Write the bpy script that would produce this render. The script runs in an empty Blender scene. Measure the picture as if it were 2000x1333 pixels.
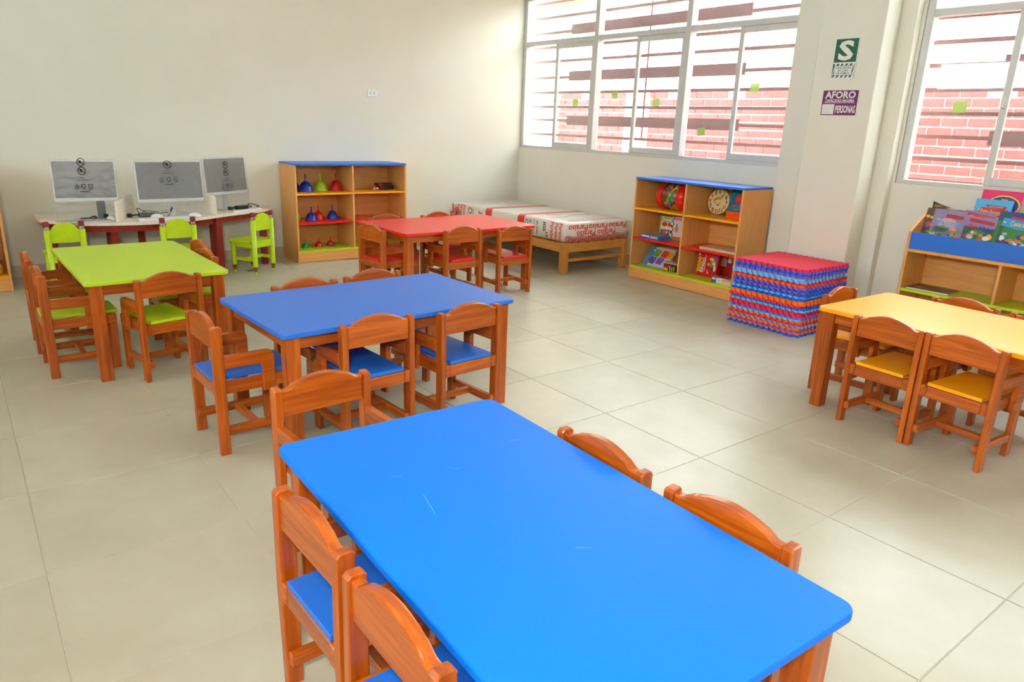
import bpy, bmesh, math, random
from mathutils import Vector, Matrix, Euler

random.seed(7)
PI = math.pi
S = bpy.context.scene
COL = S.collection

# ------------------------------------------------------------------ camera
cam_d = bpy.data.cameras.new('camera')
cam = bpy.data.objects.new('camera', cam_d)
COL.objects.link(cam)
CAM = Vector((-0.65472, -4.15567, 1.38162))
yaw, pitch, roll = -0.662666, -0.293794, 0.038267
f = Vector((-math.sin(yaw) * math.cos(pitch), math.cos(yaw) * math.cos(pitch), math.sin(pitch)))
r0 = Vector((math.cos(yaw), math.sin(yaw), 0)); u0 = r0.cross(f)
cr = math.cos(roll) * r0 + math.sin(roll) * u0
cu_ = -math.sin(roll) * r0 + math.cos(roll) * u0
M = Matrix((cr, cu_, -f)).transposed().to_4x4(); M.translation = CAM
cam.matrix_world = M
cam_d.sensor_width = 36.0
cam_d.lens = 36.0 * 1398.28 / 2000.0
cam_d.clip_start = 0.05
S.camera = cam

# ------------------------------------------------------------------ world, sun, big lights, exposure
W = bpy.data.worlds.new('world'); S.world = W; W.use_nodes = True
wn = W.node_tree.nodes['Background']
wn.inputs[0].default_value = (0.85, 0.94, 1.0, 1)
wn.inputs[1].default_value = 27.0

sun_d = bpy.data.lights.new('sun', 'SUN'); sun_d.energy = 7.0; sun_d.angle = 0.02
sun_d.color = (1.0, 0.95, 0.86)
sun = bpy.data.objects.new('sun', sun_d); COL.objects.link(sun)
sun.rotation_euler = Vector((0.55, 0.25, -0.80)).to_track_quat('-Z', 'Y').to_euler()

flash_d = bpy.data.lights.new('camera_flash', 'AREA'); flash_d.shape = 'DISK'; flash_d.size = 0.35
flash_d.energy = 72.0; flash_d.color = (1.0, 0.97, 0.92)
flash = bpy.data.objects.new('camera_flash', flash_d); COL.objects.link(flash)
flash.location = (-0.95, -4.45, 1.95)
flash.rotation_euler = Vector((0.55, 0.80, -0.36)).to_track_quat('-Z', 'Y').to_euler()

FILL_STRENGTH = 3.0
S.view_settings.view_transform = 'Standard'
S.view_settings.look = 'None'
S.view_settings.gamma = 1.0
S.view_settings.use_curve_mapping = False
S.view_settings.exposure = -0.14

# ------------------------------------------------------------------ materials
def lin(c):
    o = []
    for v in c:
        v = v / 255.0
        o.append(v / 12.92 if v <= 0.04045 else ((v + 0.055) / 1.055) ** 2.4)
    return tuple(o)

def base_mat(name):
    m = bpy.data.materials.new(name); m.use_nodes = True
    nt = m.node_tree
    return m, nt, nt.nodes['Principled BSDF']

def plain(name, c, rough=0.5, spec=0.5, metal=0.0, var=0.06, scale=18.0, bump=0.0, coat=0.0):
    """colour with a faint procedural mottling and optional fine relief"""
    m, nt, b = base_mat(name)
    c = lin(c)
    tc = nt.nodes.new('ShaderNodeTexCoord')
    n = nt.nodes.new('ShaderNodeTexNoise'); n.inputs['Scale'].default_value = scale; n.inputs['Detail'].default_value = 4
    nt.links.new(tc.outputs['Object'], n.inputs['Vector'])
    r = nt.nodes.new('ShaderNodeValToRGB')
    r.color_ramp.elements[0].position = 0.3; r.color_ramp.elements[1].position = 0.7
    r.color_ramp.elements[0].color = tuple(max(0, v * (1 - var)) for v in c) + (1,)
    r.color_ramp.elements[1].color = tuple(min(1, v * (1 + var)) for v in c) + (1,)
    nt.links.new(n.outputs['Fac'], r.inputs['Fac'])
    nt.links.new(r.outputs['Color'], b.inputs['Base Color'])
    b.inputs['Roughness'].default_value = rough
    b.inputs['Specular IOR Level'].default_value = spec
    b.inputs['Metallic'].default_value = metal
    b.inputs['Coat Weight'].default_value = coat
    if bump:
        n2 = nt.nodes.new('ShaderNodeTexNoise'); n2.inputs['Scale'].default_value = scale * 22; n2.inputs['Detail'].default_value = 2
        nt.links.new(tc.outputs['Object'], n2.inputs['Vector'])
        bp = nt.nodes.new('ShaderNodeBump'); bp.inputs['Strength'].default_value = bump; bp.inputs['Distance'].default_value = 0.001
        nt.links.new(n2.outputs['Fac'], bp.inputs['Height'])
        nt.links.new(bp.outputs['Normal'], b.inputs['Normal'])
    return m

def grain(name, dark, mid, light, axis, rough=0.32, along=3.0, across=45.0, bump=0.15, rnd=True, coat=0.0):
    """wood grain running along one axis of the part"""
    m, nt, b = base_mat(name)
    tc = nt.nodes.new('ShaderNodeTexCoord')
    oi = nt.nodes.new('ShaderNodeObjectInfo')
    sc = nt.nodes.new('ShaderNodeVectorMath'); sc.operation = 'SCALE'
    cx = nt.nodes.new('ShaderNodeCombineXYZ')
    for k in range(3): nt.links.new(oi.outputs['Random'], cx.inputs[k])
    nt.links.new(cx.outputs[0], sc.inputs[0]); sc.inputs['Scale'].default_value = 9.0 if rnd else 0.0
    ad = nt.nodes.new('ShaderNodeVectorMath'); ad.operation = 'ADD'
    nt.links.new(tc.outputs['Object'], ad.inputs[0]); nt.links.new(sc.outputs[0], ad.inputs[1])
    mp = nt.nodes.new('ShaderNodeMapping')
    s = [across] * 3; s['xyz'.index(axis)] = along
    mp.inputs['Scale'].default_value = s
    nt.links.new(ad.outputs[0], mp.inputs['Vector'])
    n = nt.nodes.new('ShaderNodeTexNoise'); n.inputs['Scale'].default_value = 1.0; n.inputs['Detail'].default_value = 6
    n.inputs['Roughness'].default_value = 0.6; n.inputs['Distortion'].default_value = 0.6
    nt.links.new(mp.outputs[0], n.inputs['Vector'])
    r = nt.nodes.new('ShaderNodeValToRGB')
    e = r.color_ramp.elements
    e[0].position = 0.28; e[0].color = lin(dark) + (1,)
    e[1].position = 0.72; e[1].color = lin(light) + (1,)
    k = e.new(0.5); k.color = lin(mid) + (1,)
    nt.links.new(n.outputs['Fac'], r.inputs['Fac'])
    hs = nt.nodes.new('ShaderNodeHueSaturation')
    mr = nt.nodes.new('ShaderNodeMapRange')
    mr.inputs['To Min'].default_value = 0.86 if rnd else 1.0
    mr.inputs['To Max'].default_value = 1.14 if rnd else 1.0
    nt.links.new(oi.outputs['Random'], mr.inputs['Value'])
    nt.links.new(mr.outputs[0], hs.inputs['Value'])
    nt.links.new(r.outputs['Color'], hs.inputs['Color'])
    nt.links.new(hs.outputs['Color'], b.inputs['Base Color'])
    b.inputs['Roughness'].default_value = rough
    b.inputs['Coat Weight'].default_value = coat
    b.inputs['Coat Roughness'].default_value = 0.15
    if bump:
        bp = nt.nodes.new('ShaderNodeBump'); bp.inputs['Strength'].default_value = bump; bp.inputs['Distance'].default_value = 0.0008
        nt.links.new(n.outputs['Fac'], bp.inputs['Height']); nt.links.new(bp.outputs['Normal'], b.inputs['Normal'])
    return m

def film(name, c, opaque, rough=0.15, gloss=0.12, thru=False, fres=.5):
    """thin clear sheet: mostly see-through, a little milky, a little glossy"""
    m, nt, b = base_mat(name)
    nt.nodes.remove(b)
    out = nt.nodes['Material Output']
    tr = nt.nodes.new('ShaderNodeBsdfTransparent'); tr.inputs[0].default_value = (0.97, 0.985, 0.98, 1)
    di = nt.nodes.new('ShaderNodeBsdfTranslucent' if thru else 'ShaderNodeBsdfDiffuse'); di.inputs[0].default_value = lin(c) + (1,)
    gl = nt.nodes.new('ShaderNodeBsdfGlossy'); gl.inputs['Roughness'].default_value = rough
    m1 = nt.nodes.new('ShaderNodeMixShader'); m1.inputs[0].default_value = opaque
    m2 = nt.nodes.new('ShaderNodeMixShader')
    fr = nt.nodes.new('ShaderNodeLayerWeight'); fr.inputs['Blend'].default_value = 0.25
    mu = nt.nodes.new('ShaderNodeMath'); mu.operation = 'MULTIPLY_ADD'
    mu.inputs[1].default_value = fres; mu.inputs[2].default_value = gloss
    nt.links.new(fr.outputs['Fresnel'], mu.inputs[0]); nt.links.new(mu.outputs[0], m2.inputs[0])
    nt.links.new(tr.outputs[0], m1.inputs[1]); nt.links.new(di.outputs[0], m1.inputs[2])
    nt.links.new(m1.outputs[0], m2.inputs[1]); nt.links.new(gl.outputs[0], m2.inputs[2])
    nt.links.new(m2.outputs[0], out.inputs['Surface'])
    return m

WD = ((138, 58, 6), (174, 80, 10), (204, 105, 18))
MW = {a: grain('varnished_wood_' + a, *WD, a, coat=0.15) for a in 'xyz'}
BE = ((218, 150, 78), (228, 162, 88), (236, 174, 100))
ML = {a: grain('beech_laminate_' + a, *BE, a, rough=0.42, along=4, across=70, bump=0.05, rnd=False) for a in 'xyz'}
MLE = plain('beech_edge_band', (236, 162, 82), 0.45)
PINE = ((190, 126, 52), (206, 142, 64), (220, 160, 82))
MP = {a: grain('pine_wood_' + a, *PINE, a, rough=0.4) for a in 'xyz'}
MAHO = {a: grain('mahogany_stain_' + a, (110, 18, 10), (140, 26, 14), (160, 36, 20), a, rough=0.35) for a in 'xyz'}
PALE = grain('pale_birch_laminate', (222, 212, 194), (232, 224, 208), (240, 232, 218), 'x', rough=0.45, along=5, across=60, bump=0.03, rnd=False)
BLUE = plain('blue_laminate', (0, 122, 248), 0.45, 0.22, var=0.03, scale=300, bump=0.05)
BLUE2 = plain('royal_blue_laminate', (36, 112, 216), 0.38, var=0.03, scale=300, bump=0.05)
LIME = plain('lime_laminate', (186, 214, 26), 0.4, var=0.03, scale=300)
RED = plain('red_laminate', (228, 26, 20), 0.3, 0.65, var=0.03, scale=300)
YEL = plain('yellow_laminate', (252, 171, 8), 0.38, var=0.03, scale=300)
LIMEP = plain('lime_paint', (186, 214, 12), 0.35)
WHITE = plain('white_plastic', (236, 238, 240), 0.35, var=0.01)
OFFW = plain('off_white_card', (232, 230, 226), 0.6, var=0.02)
BLACK = plain('black_plastic', (16, 16, 18), 0.4)
INK = plain('black_ink', (26, 26, 30), 0.6)
SCREEN = plain('dark_screen', (108, 110, 110), 0.3)
ALU = plain('aluminium', (208, 208, 204), 0.42, metal=0.1, var=0.02)
RUBB = plain('eraser_red', (136, 26, 40), 0.6)
TIP = plain('pencil_wood_tip', (140, 74, 34), 0.5)
FERR = plain('silver_ferrule', (206, 206, 208), 0.25, metal=0.8)
GREENS = plain('sign_green', (4, 92, 62), 0.5)
PURP = plain('sign_purple', (110, 24, 98), 0.5)
REDINK = plain('red_print', (218, 44, 36), 0.5)
PINKINK = plain('pale_pink_print', (240, 190, 196), 0.5)
GREY = plain('grey_print', (120, 122, 128), 0.5)
STEEL = plain('oxide_red_steel', (100, 36, 28), 0.55, var=0.12, scale=8)
WALL = plain('cream_wall_paint', (231, 228, 214), 0.75, 0.25, var=0.015, scale=3, bump=0.1)
COLM = {}
def colour(c, rough=0.4):
    k = (c, rough)
    if k not in COLM: COLM[k] = plain('colour_%02x%02x%02x' % c, c, rough, var=0.03)
    return COLM[k]

def tile_mat():
    m, nt, b = base_mat('porcelain_tile')
    tc = nt.nodes.new('ShaderNodeNewGeometry')
    n = nt.nodes.new('ShaderNodeTexNoise'); n.inputs['Scale'].default_value = 2.6; n.inputs['Detail'].default_value = 8
    n.inputs['Roughness'].default_value = 0.62
    nt.links.new(tc.outputs['Position'], n.inputs['Vector'])
    r = nt.nodes.new('ShaderNodeValToRGB'); e = r.color_ramp.elements
    e[0].position = 0.3; e[0].color = lin((184, 177, 153)) + (1,)
    e[1].position = 0.72; e[1].color = lin((198, 193, 173)) + (1,)
    nt.links.new(n.outputs['Fac'], r.inputs['Fac'])
    oi = nt.nodes.new('ShaderNodeObjectInfo')
    hs = nt.nodes.new('ShaderNodeHueSaturation')
    mr = nt.nodes.new('ShaderNodeMapRange'); mr.inputs['To Min'].default_value = 0.97; mr.inputs['To Max'].default_value = 1.03
    nt.links.new(oi.outputs['Random'], mr.inputs['Value']); nt.links.new(mr.outputs[0], hs.inputs['Value'])
    nt.links.new(r.outputs['Color'], hs.inputs['Color']); nt.links.new(hs.outputs['Color'], b.inputs['Base Color'])
    n2 = nt.nodes.new('ShaderNodeTexNoise'); n2.inputs['Scale'].default_value = 7.0; n2.inputs['Detail'].default_value = 6
    nt.links.new(tc.outputs['Position'], n2.inputs['Vector'])
    mr2 = nt.nodes.new('ShaderNodeMapRange'); mr2.inputs['To Min'].default_value = 0.24; mr2.inputs['To Max'].default_value = 0.42
    nt.links.new(n2.outputs['Fac'], mr2.inputs['Value']); nt.links.new(mr2.outputs[0], b.inputs['Roughness'])
    return m
TILE = tile_mat()
GROUT = plain('tile_grout', (206, 198, 176), 0.8, var=0.08, scale=30)
BASEB = plain('beige_baseboard_tile', (196, 182, 154), 0.35, var=0.03, scale=6)

def brick_mat(name, c):
    m = plain(name, c, 0.85, 0.2, var=0.22, scale=9, bump=0.3)
    nt = m.node_tree; b = nt.nodes['Principled BSDF']
    src = b.inputs['Base Color'].links[0].from_socket
    oi = nt.nodes.new('ShaderNodeObjectInfo'); hs = nt.nodes.new('ShaderNodeHueSaturation')
    mr = nt.nodes.new('ShaderNodeMapRange'); mr.inputs['To Min'].default_value = 0.85; mr.inputs['To Max'].default_value = 1.15
    nt.links.new(oi.outputs['Random'], mr.inputs['Value']); nt.links.new(mr.outputs[0], hs.inputs['Value'])
    nt.links.new(src, hs.inputs['Color']); nt.links.new(hs.outputs['Color'], b.inputs['Base Color'])
    return m
BRICKR = brick_mat('red_painted_brick', (118, 50, 46))
BRICKC = brick_mat('cream_brick', (232, 220, 192))
MORT = plain('white_mortar', (232, 228, 222), 0.9, var=0.05)
RENDER_ = plain('cream_render', (232, 226, 208), 0.9, var=0.03)
GLASS = film('window_glass', (236, 226, 226), 0.03, rough=0.03, gloss=0.03, thru=True)
BAGF = film('clear_plastic_bag', (226, 228, 232), 0.17, rough=0.28, gloss=0.03, fres=.3)
STICK = film('green_sticker', (146, 168, 100), 0.8, rough=0.5, gloss=0.02, thru=True)

# ------------------------------------------------------------------ mesh helpers
def bx(bm, x0, x1, y0, y1, z0, z1, bev=0.0, seg=2):
    vs = [bm.verts.new((x, y, z)) for x in (x0, x1) for y in (y0, y1) for z in (z0, z1)]
    q = [(0, 1, 3, 2), (4, 6, 7, 5), (0, 4, 5, 1), (2, 3, 7, 6), (0, 2, 6, 4), (1, 5, 7, 3)]
    fs = [bm.faces.new([vs[i] for i in a]) for a in q]
    if bev > 0:
        es = list({e for fc in fs for e in fc.edges})
        bmesh.ops.bevel(bm, geom=es, offset=bev, segments=seg, affect='EDGES', profile=0.5)

def mesh(name, bm, mats, smooth=False):
    bmesh.ops.recalc_face_normals(bm, faces=bm.faces[:])
    me = bpy.data.meshes.new(name); bm.to_mesh(me); bm.free()
    for m in (mats if isinstance(mats, (list, tuple)) else [mats]): me.materials.append(m)
    if smooth:
        for p in me.polygons: p.use_smooth = True
    return me

def ob(name, me, parent=None, loc=(0, 0, 0), rot=(0, 0, 0)):
    o = bpy.data.objects.new(name, me); COL.objects.link(o)
    o.location = loc; o.rotation_euler = rot
    if parent: o.parent = parent
    return o

def box(name, m, parent, x0, x1, y0, y1, z0, z1, bev=0.002, seg=1, loc=(0, 0, 0), rot=(0, 0, 0)):
    bm = bmesh.new(); bx(bm, x0, x1, y0, y1, z0, z1, bev, seg)
    return ob(name, mesh(name, bm, m), parent, loc, rot)

def prism_bm(bm, pts, axis, a0, a1, bev=0.0, seg=1):
    """pts: 2-D outline in the other two axes (in xyz order), extruded along axis from a0 to a1"""
    def P(p, a):
        if axis == 'x': return (a, p[0], p[1])
        if axis == 'y': return (p[0], a, p[1])
        return (p[0], p[1], a)
    A = [bm.verts.new(P(p, a0)) for p in pts]; B = [bm.verts.new(P(p, a1)) for p in pts]
    n = len(pts)
    f0 = bm.faces.new(A); f1 = bm.faces.new(B[::-1])
    fs = [bm.faces.new((A[i], A[(i + 1) % n], B[(i + 1) % n], B[i])) for i in range(n)]
    if bev > 0:
        es = list(f0.edges) + list(f1.edges)
        bmesh.ops.recalc_face_normals(bm, faces=[f0, f1] + fs)
        bmesh.ops.bevel(bm, geom=es, offset=bev, segments=seg, affect='EDGES', profile=0.5)

def prism(name, m, parent, pts, axis, a0, a1, bev=0.0, seg=1, loc=(0, 0, 0), rot=(0, 0, 0), smooth=False):
    bm = bmesh.new(); prism_bm(bm, pts, axis, a0, a1, bev, seg)
    return ob(name, mesh(name, bm, m, smooth), parent, loc, rot)

def rounded(x0, x1, y0, y1, r, n=6):
    out = []
    for cx, cy, a in ((x1 - r, y1 - r, 0), (x0 + r, y1 - r, 90), (x0 + r, y0 + r, 180), (x1 - r, y0 + r, 270)):
        for k in range(n + 1):
            t = math.radians(a + 90 * k / n); out.append((cx + r * math.cos(t), cy + r * math.sin(t)))
    return out

def lathe_bm(bm, prof, n=20, cx=0, cy=0):
    rings = []
    for r, z in prof:
        if r < 1e-5: rings.append([bm.verts.new((cx, cy, z))])
        else: rings.append([bm.verts.new((cx + r * math.cos(2 * PI * k / n), cy + r * math.sin(2 * PI * k / n), z)) for k in range(n)])
    for a, b in zip(rings, rings[1:]):
        for k in range(n):
            k2 = (k + 1) % n
            if len(a) == 1 and len(b) > 1: bm.faces.new((a[0], b[k], b[k2]))
            elif len(b) == 1 and len(a) > 1: bm.faces.new((a[k], b[0], a[k2]))
            elif len(a) > 1: bm.faces.new((a[k], b[k], b[k2], a[k2]))

def lathe(name, m, parent, prof, n=20, loc=(0, 0, 0), rot=(0, 0, 0)):
    bm = bmesh.new(); lathe_bm(bm, prof, n)
    return ob(name, mesh(name, bm, m, True), parent, loc, rot)

def tube_bm(bm, pts, r, n=8):
    pts = [Vector(p) for p in pts]; prev = None; rings = []
    up = Vector((0, 0, 1))
    for i, p in enumerate(pts):
        t = (pts[min(i + 1, len(pts) - 1)] - pts[max(i - 1, 0)]).normalized()
        a = t.cross(up)
        if a.length < 0.05: a = t.cross(Vector((1, 0, 0)))
        a.normalize(); b = t.cross(a)
        if prev and a.dot(prev) < 0: a, b = -a, -b
        prev = a
        rings.append([bm.verts.new(p + r * (math.cos(2 * PI * k / n) * a + math.sin(2 * PI * k / n) * b)) for k in range(n)])
    for A, B in zip(rings, rings[1:]):
        for k in range(n): bm.faces.new((A[k], A[(k + 1) % n], B[(k + 1) % n], B[k]))
    bm.faces.new(rings[0]); bm.faces.new(rings[-1][::-1])

def spline(pts, sub=6):
    P = [Vector(p) for p in pts]; out = []
    for i in range(len(P) - 1):
        p0 = P[max(i - 1, 0)]; p1 = P[i]; p2 = P[i + 1]; p3 = P[min(i + 2, len(P) - 1)]
        for k in range(sub):
            t = k / sub
            out.append(0.5 * ((2 * p1) + (p2 - p0) * t + (2 * p0 - 5 * p1 + 4 * p2 - p3) * t * t + (3 * p1 - p0 - 3 * p2 + p3) * t ** 3))
    out.append(P[-1]); return out

def tube(name, m, parent, pts, r, n=8, sub=6, loc=(0, 0, 0)):
    bm = bmesh.new(); tube_bm(bm, spline(pts, sub), r, n)
    return ob(name, mesh(name, bm, m, True), parent, loc)

def thing(name, label, cat, loc=(0, 0, 0), rz=0.0, group=None, scale=None):
    o = bpy.data.objects.new(name, None); COL.objects.link(o)
    o.location = loc; o.rotation_euler = (0, 0, rz); o.empty_display_size = 0.1
    if scale: o.scale = (scale,) * 3
    return tag(o, label, cat, group)

def tag(o, label, cat, group=None):
    o['label'] = label; o['category'] = cat
    if group: o['group'] = group
    return o

def struct(o):
    o['kind'] = 'structure'; return o

def dup(root, loc, rz, label, group=None, scale=None, seatmat=None):
    """copy a thing with its parts and sub-parts"""
    c = root.copy(); COL.objects.link(c); c.location = loc; c.rotation_euler = (0, 0, rz)
    if scale: c.scale = (scale,) * 3
    c['label'] = label
    if group: c['group'] = group
    for ch in list(root.children):
        k = ch.copy(); COL.objects.link(k); k.parent = c
        for g in list(ch.children):
            h = g.copy(); COL.objects.link(h); h.parent = k
    return c

# ---- lettering (built-in font turned into flat mesh outlines)
_T = {}
def glyphs(s, bold=0.0):
    k = (s, bold)
    if k in _T: return _T[k]
    cu = bpy.data.curves.new('t', 'FONT'); cu.body = s; cu.size = 1.0; cu.resolution_u = 2; cu.offset = bold
    cu.fill_mode = 'FRONT'
    o = bpy.data.objects.new('t', cu); COL.objects.link(o)
    dg = bpy.context.evaluated_depsgraph_get()
    me = bpy.data.meshes.new_from_object(o.evaluated_get(dg))
    vs = [(v.co.x, v.co.y) for v in me.vertices]; fs = [tuple(p.vertices) for p in me.polygons]
    bpy.data.objects.remove(o); bpy.data.curves.remove(cu); bpy.data.meshes.remove(me)
    x0 = min(v[0] for v in vs); x1 = max(v[0] for v in vs); y0 = min(v[1] for v in vs); y1 = max(v[1] for v in vs)
    _T[k] = ([(x - (x0 + x1) / 2, y - (y0 + y1) / 2) for x, y in vs], fs, x1 - x0, y1 - y0)
    return _T[k]
for s, b in (('S', .035), ('ZONA SEGURA', .02), ('EN CASO', .02), ('DE SISMOS', .02), ('AFORO', .03), ('CAPACIDAD MAXIMA', .02), ('PERSONAS', .03),
             ('Paraiso', .02), ('Paraiso Paraiso', .02), ('IGS', .03), ('15', .02), ('Destino,', 0), ('en tres', .02), ('BINGO', .03), ('DAMA', .03), ('LUDO', .03),
             ('bella durmiente', .02), ('La', .02), ('El', .02), ('Rey', .03), ('Midas', .03), ('Patito Encantado', .01), ('Cenicienta', .01), ('la', .01), ('COLECCION INFANTIL', .01), ('el', .01),
             *[(str(i), .03) for i in range(1, 13)]):
    glyphs(s, b)

class Print:
    """flat print on one face: shapes in face coordinates, each layer a hair above the last"""
    def __init__(s, o, u, v):
        s.o = Vector(o); s.u = Vector(u).normalized(); s.v = Vector(v).normalized(); s.n = s.u.cross(s.v); s.V = []; s.F = []; s.M = []; s.mats = []; s.done = []
    def _add(s, vs, fs, m, layer):
        if m not in s.mats: s.mats.append(m)
        b = len(s.V); i = s.mats.index(m)
        s.V += [s.o + s.u * x + s.v * y + s.n * (0.0007 + 0.0005 * layer) for x, y in vs]
        for q in fs: s.F.append([b + k for k in q]); s.M.append(i)
    def poly(s, pts, m, layer=0): s._add(pts, [list(range(len(pts)))], m, layer)
    def rect(s, x0, y0, x1, y1, m, layer=0): s.poly([(x0, y0), (x1, y0), (x1, y1), (x0, y1)], m, layer)
    def ell(s, cx, cy, rx, ry, m, layer=0, n=18): s.poly([(cx + rx * math.cos(2 * PI * k / n), cy + ry * math.sin(2 * PI * k / n)) for k in range(n)], m, layer)
    def ring(s, cx, cy, rx, ry, w, m, layer=0, n=24):
        vs = []
        for k in range(n):
            c, d = math.cos(2 * PI * k / n), math.sin(2 * PI * k / n); vs += [(cx + rx * c, cy + ry * d), (cx + (rx - w) * c, cy + (ry - w) * d)]
        s._add(vs, [(2 * k, (2 * k + 2) % (2 * n), (2 * k + 3) % (2 * n), 2 * k + 1) for k in range(n)], m, layer)
    def line(s, x0, y0, x1, y1, w, m, layer=0):
        d = Vector((x1 - x0, y1 - y0)).normalized(); p = Vector((-d.y, d.x)) * w / 2
        s.poly([(x0 - p.x, y0 - p.y), (x1 - p.x, y1 - p.y), (x1 + p.x, y1 + p.y), (x0 + p.x, y0 + p.y)], m, layer)
    def text(s, t, cx, cy, w, h, m, layer=1, bold=0.02, rot=0.0, shear=0.0):
        vs, fs, W0, H0 = glyphs(t, bold)
        c, d = math.cos(rot), math.sin(rot); o = []
        for x, y in vs:
            x = x * w / W0 + shear * y * h / H0; y = y * h / H0
            o.append((cx + c * x - d * y, cy + d * x + c * y))
        s._add(o, fs, m, layer)
    def flower(s, cx, cy, r, m, mc, layer=1, k=5):
        for i in range(k):
            a = 2 * PI * i / k + 0.4; s.ell(cx + r * .62 * math.cos(a), cy + r * .62 * math.sin(a), r * .5, r * .5, m, layer, 10)
        s.ell(cx, cy, r * .4, r * .4, mc, layer + 1, 10)
    def piece(s, name, parent):
        s.build(name, parent); s.V = []; s.F = []; s.M = []; s.mats = []
    def build(s, name, parent=None):
        me = bpy.data.meshes.new(name); me.from_pydata([tuple(v) for v in s.V], [], s.F)
        for m in s.mats: me.materials.append(m)
        me.polygons.foreach_set('material_index', s.M); me.update()
        return ob(name, me, parent)

# ================================================================== THE ROOM
XW, YB, ZC = 4.95, 3.03, 3.25
XL, YF = -4.2, -6.9
TS, T0X, T0Y = 0.6, 0.0, 0.0
bm = bmesh.new(); bx(bm, XL, XW + .1, YF, YB + .1, -0.12, -0.0025)
floor = struct(ob('floor', mesh('floor', bm, GROUT)))
_tm = {}
def tile_mesh(w, d):
    k = (round(w, 3), round(d, 3))
    if k not in _tm:
        bm = bmesh.new(); g = 0.0016
        bx(bm, g, w - g, g, d - g, -0.002, 0.0)
        es = [e for e in bm.edges if all(abs(v.co.z) < 1e-6 for v in e.verts)]
        bmesh.ops.bevel(bm, geom=es, offset=0.0012, segments=1, affect='EDGES')
        _tm[k] = mesh('tile', bm, TILE)
    return _tm[k]
i0 = math.floor(XL / TS); i1 = math.ceil((XW + .0) / TS); j0 = math.floor(YF / TS); j1 = math.ceil(YB / TS)
for i in range(i0, i1):
    for j in range(j0, j1):
        xa, xb = max(i * TS, XL), min(i * TS + TS, XW); ya, yb = max(j * TS, YF), min(j * TS + TS, YB)
        if xb - xa > .02 and yb - ya > .02: ob('tile', tile_mesh(xb - xa, yb - ya), floor, (xa, ya, 0))

bm = bmesh.new(); bx(bm, XL - .15, XW + .17, YB, YB + .15, -.1, ZC)
struct(ob('wall_back', mesh('wall_back', bm, WALL)))
LW0, LW1, LZ0, LZ1 = -6.2, 2.4, 2.27, 2.78     # unseen high windows, added to let in fill light from the left
bm = bmesh.new(); bx(bm, XL - .15, XL, YF, YB, -.1, LZ0); bx(bm, XL - .15, XL, YF, YB, LZ1, ZC)
bx(bm, XL - .15, XL, YF, LW0, LZ0, LZ1); bx(bm, XL - .15, XL, LW1, YB, LZ0, LZ1)
struct(ob('wall_left', mesh('wall_left', bm, WALL)))
bm = bmesh.new(); bx(bm, XL - .15, XW + .17, YF - .15, YF, -.1, ZC)
struct(ob('wall_front', mesh('wall_front', bm, WALL)))
bm = bmesh.new(); bx(bm, XL - 1.4, XW + .55, YF - .15, YB + .15, ZC, ZC + .15)  # left overhang added as an eave keeping the sun off the high windows
struct(ob('ceiling', mesh('ceiling', bm, plain('white_ceiling', (236, 234, 226), 0.85, var=.01))))
XO = XW + .17
Z1, Z2, ZT = 1.118, 1.068, 2.79
bm = bmesh.new()
bx(bm, XW, XO, -.66, YB, -.1, Z1); bx(bm, XW, XO, -.66, YB, ZT, ZC)
bx(bm, XW, XO, -1.55, -.66, -.1, ZC)
bx(bm, XW, XO, -6.5, -1.55, -.1, Z2); bx(bm, XW, XO, -6.5, -1.55, ZT, ZC)
bx(bm, XW, XO, YF, -6.5, -.1, ZC)
struct(ob('wall_right', mesh('wall_right', bm, WALL)))
bm = bmesh.new(); bx(bm, 4.875, XW, -1.528, -.60, 0, ZC, .006)
struct(ob('trim_1', mesh('trim_1', bm, WALL)))
bm = bmesh.new(); bx(bm, 4.675, 4.875, -1.415, -.925, 0, ZC, .008)
struct(ob('trim_2', mesh('trim_2', bm, WALL)))
bm = bmesh.new(); bx(bm, XL, XW, YB - .012, YB, 0, .10, .003)
struct(ob('baseboard_back', mesh('baseboard_back', bm, BASEB)))
bm = bmesh.new(); bx(bm, XW - .012, XW, -.60, YB - .012, 0, .10, .003); bx(bm, XW - .012, XW, YF, -1.53, 0, .10, .003)
struct(ob('baseboard_right', mesh('baseboard_right', bm, BASEB)))

# ------------------------------------------------------------------ windows (aluminium frames, sliding sashes)
def bars_obj(name, boxes, parent, m=ALU, bev=.003):
    bm = bmesh.new()
    for b in boxes: bx(bm, *b, bev, 1)
    return ob(name, mesh(name, bm, m), parent)

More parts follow.
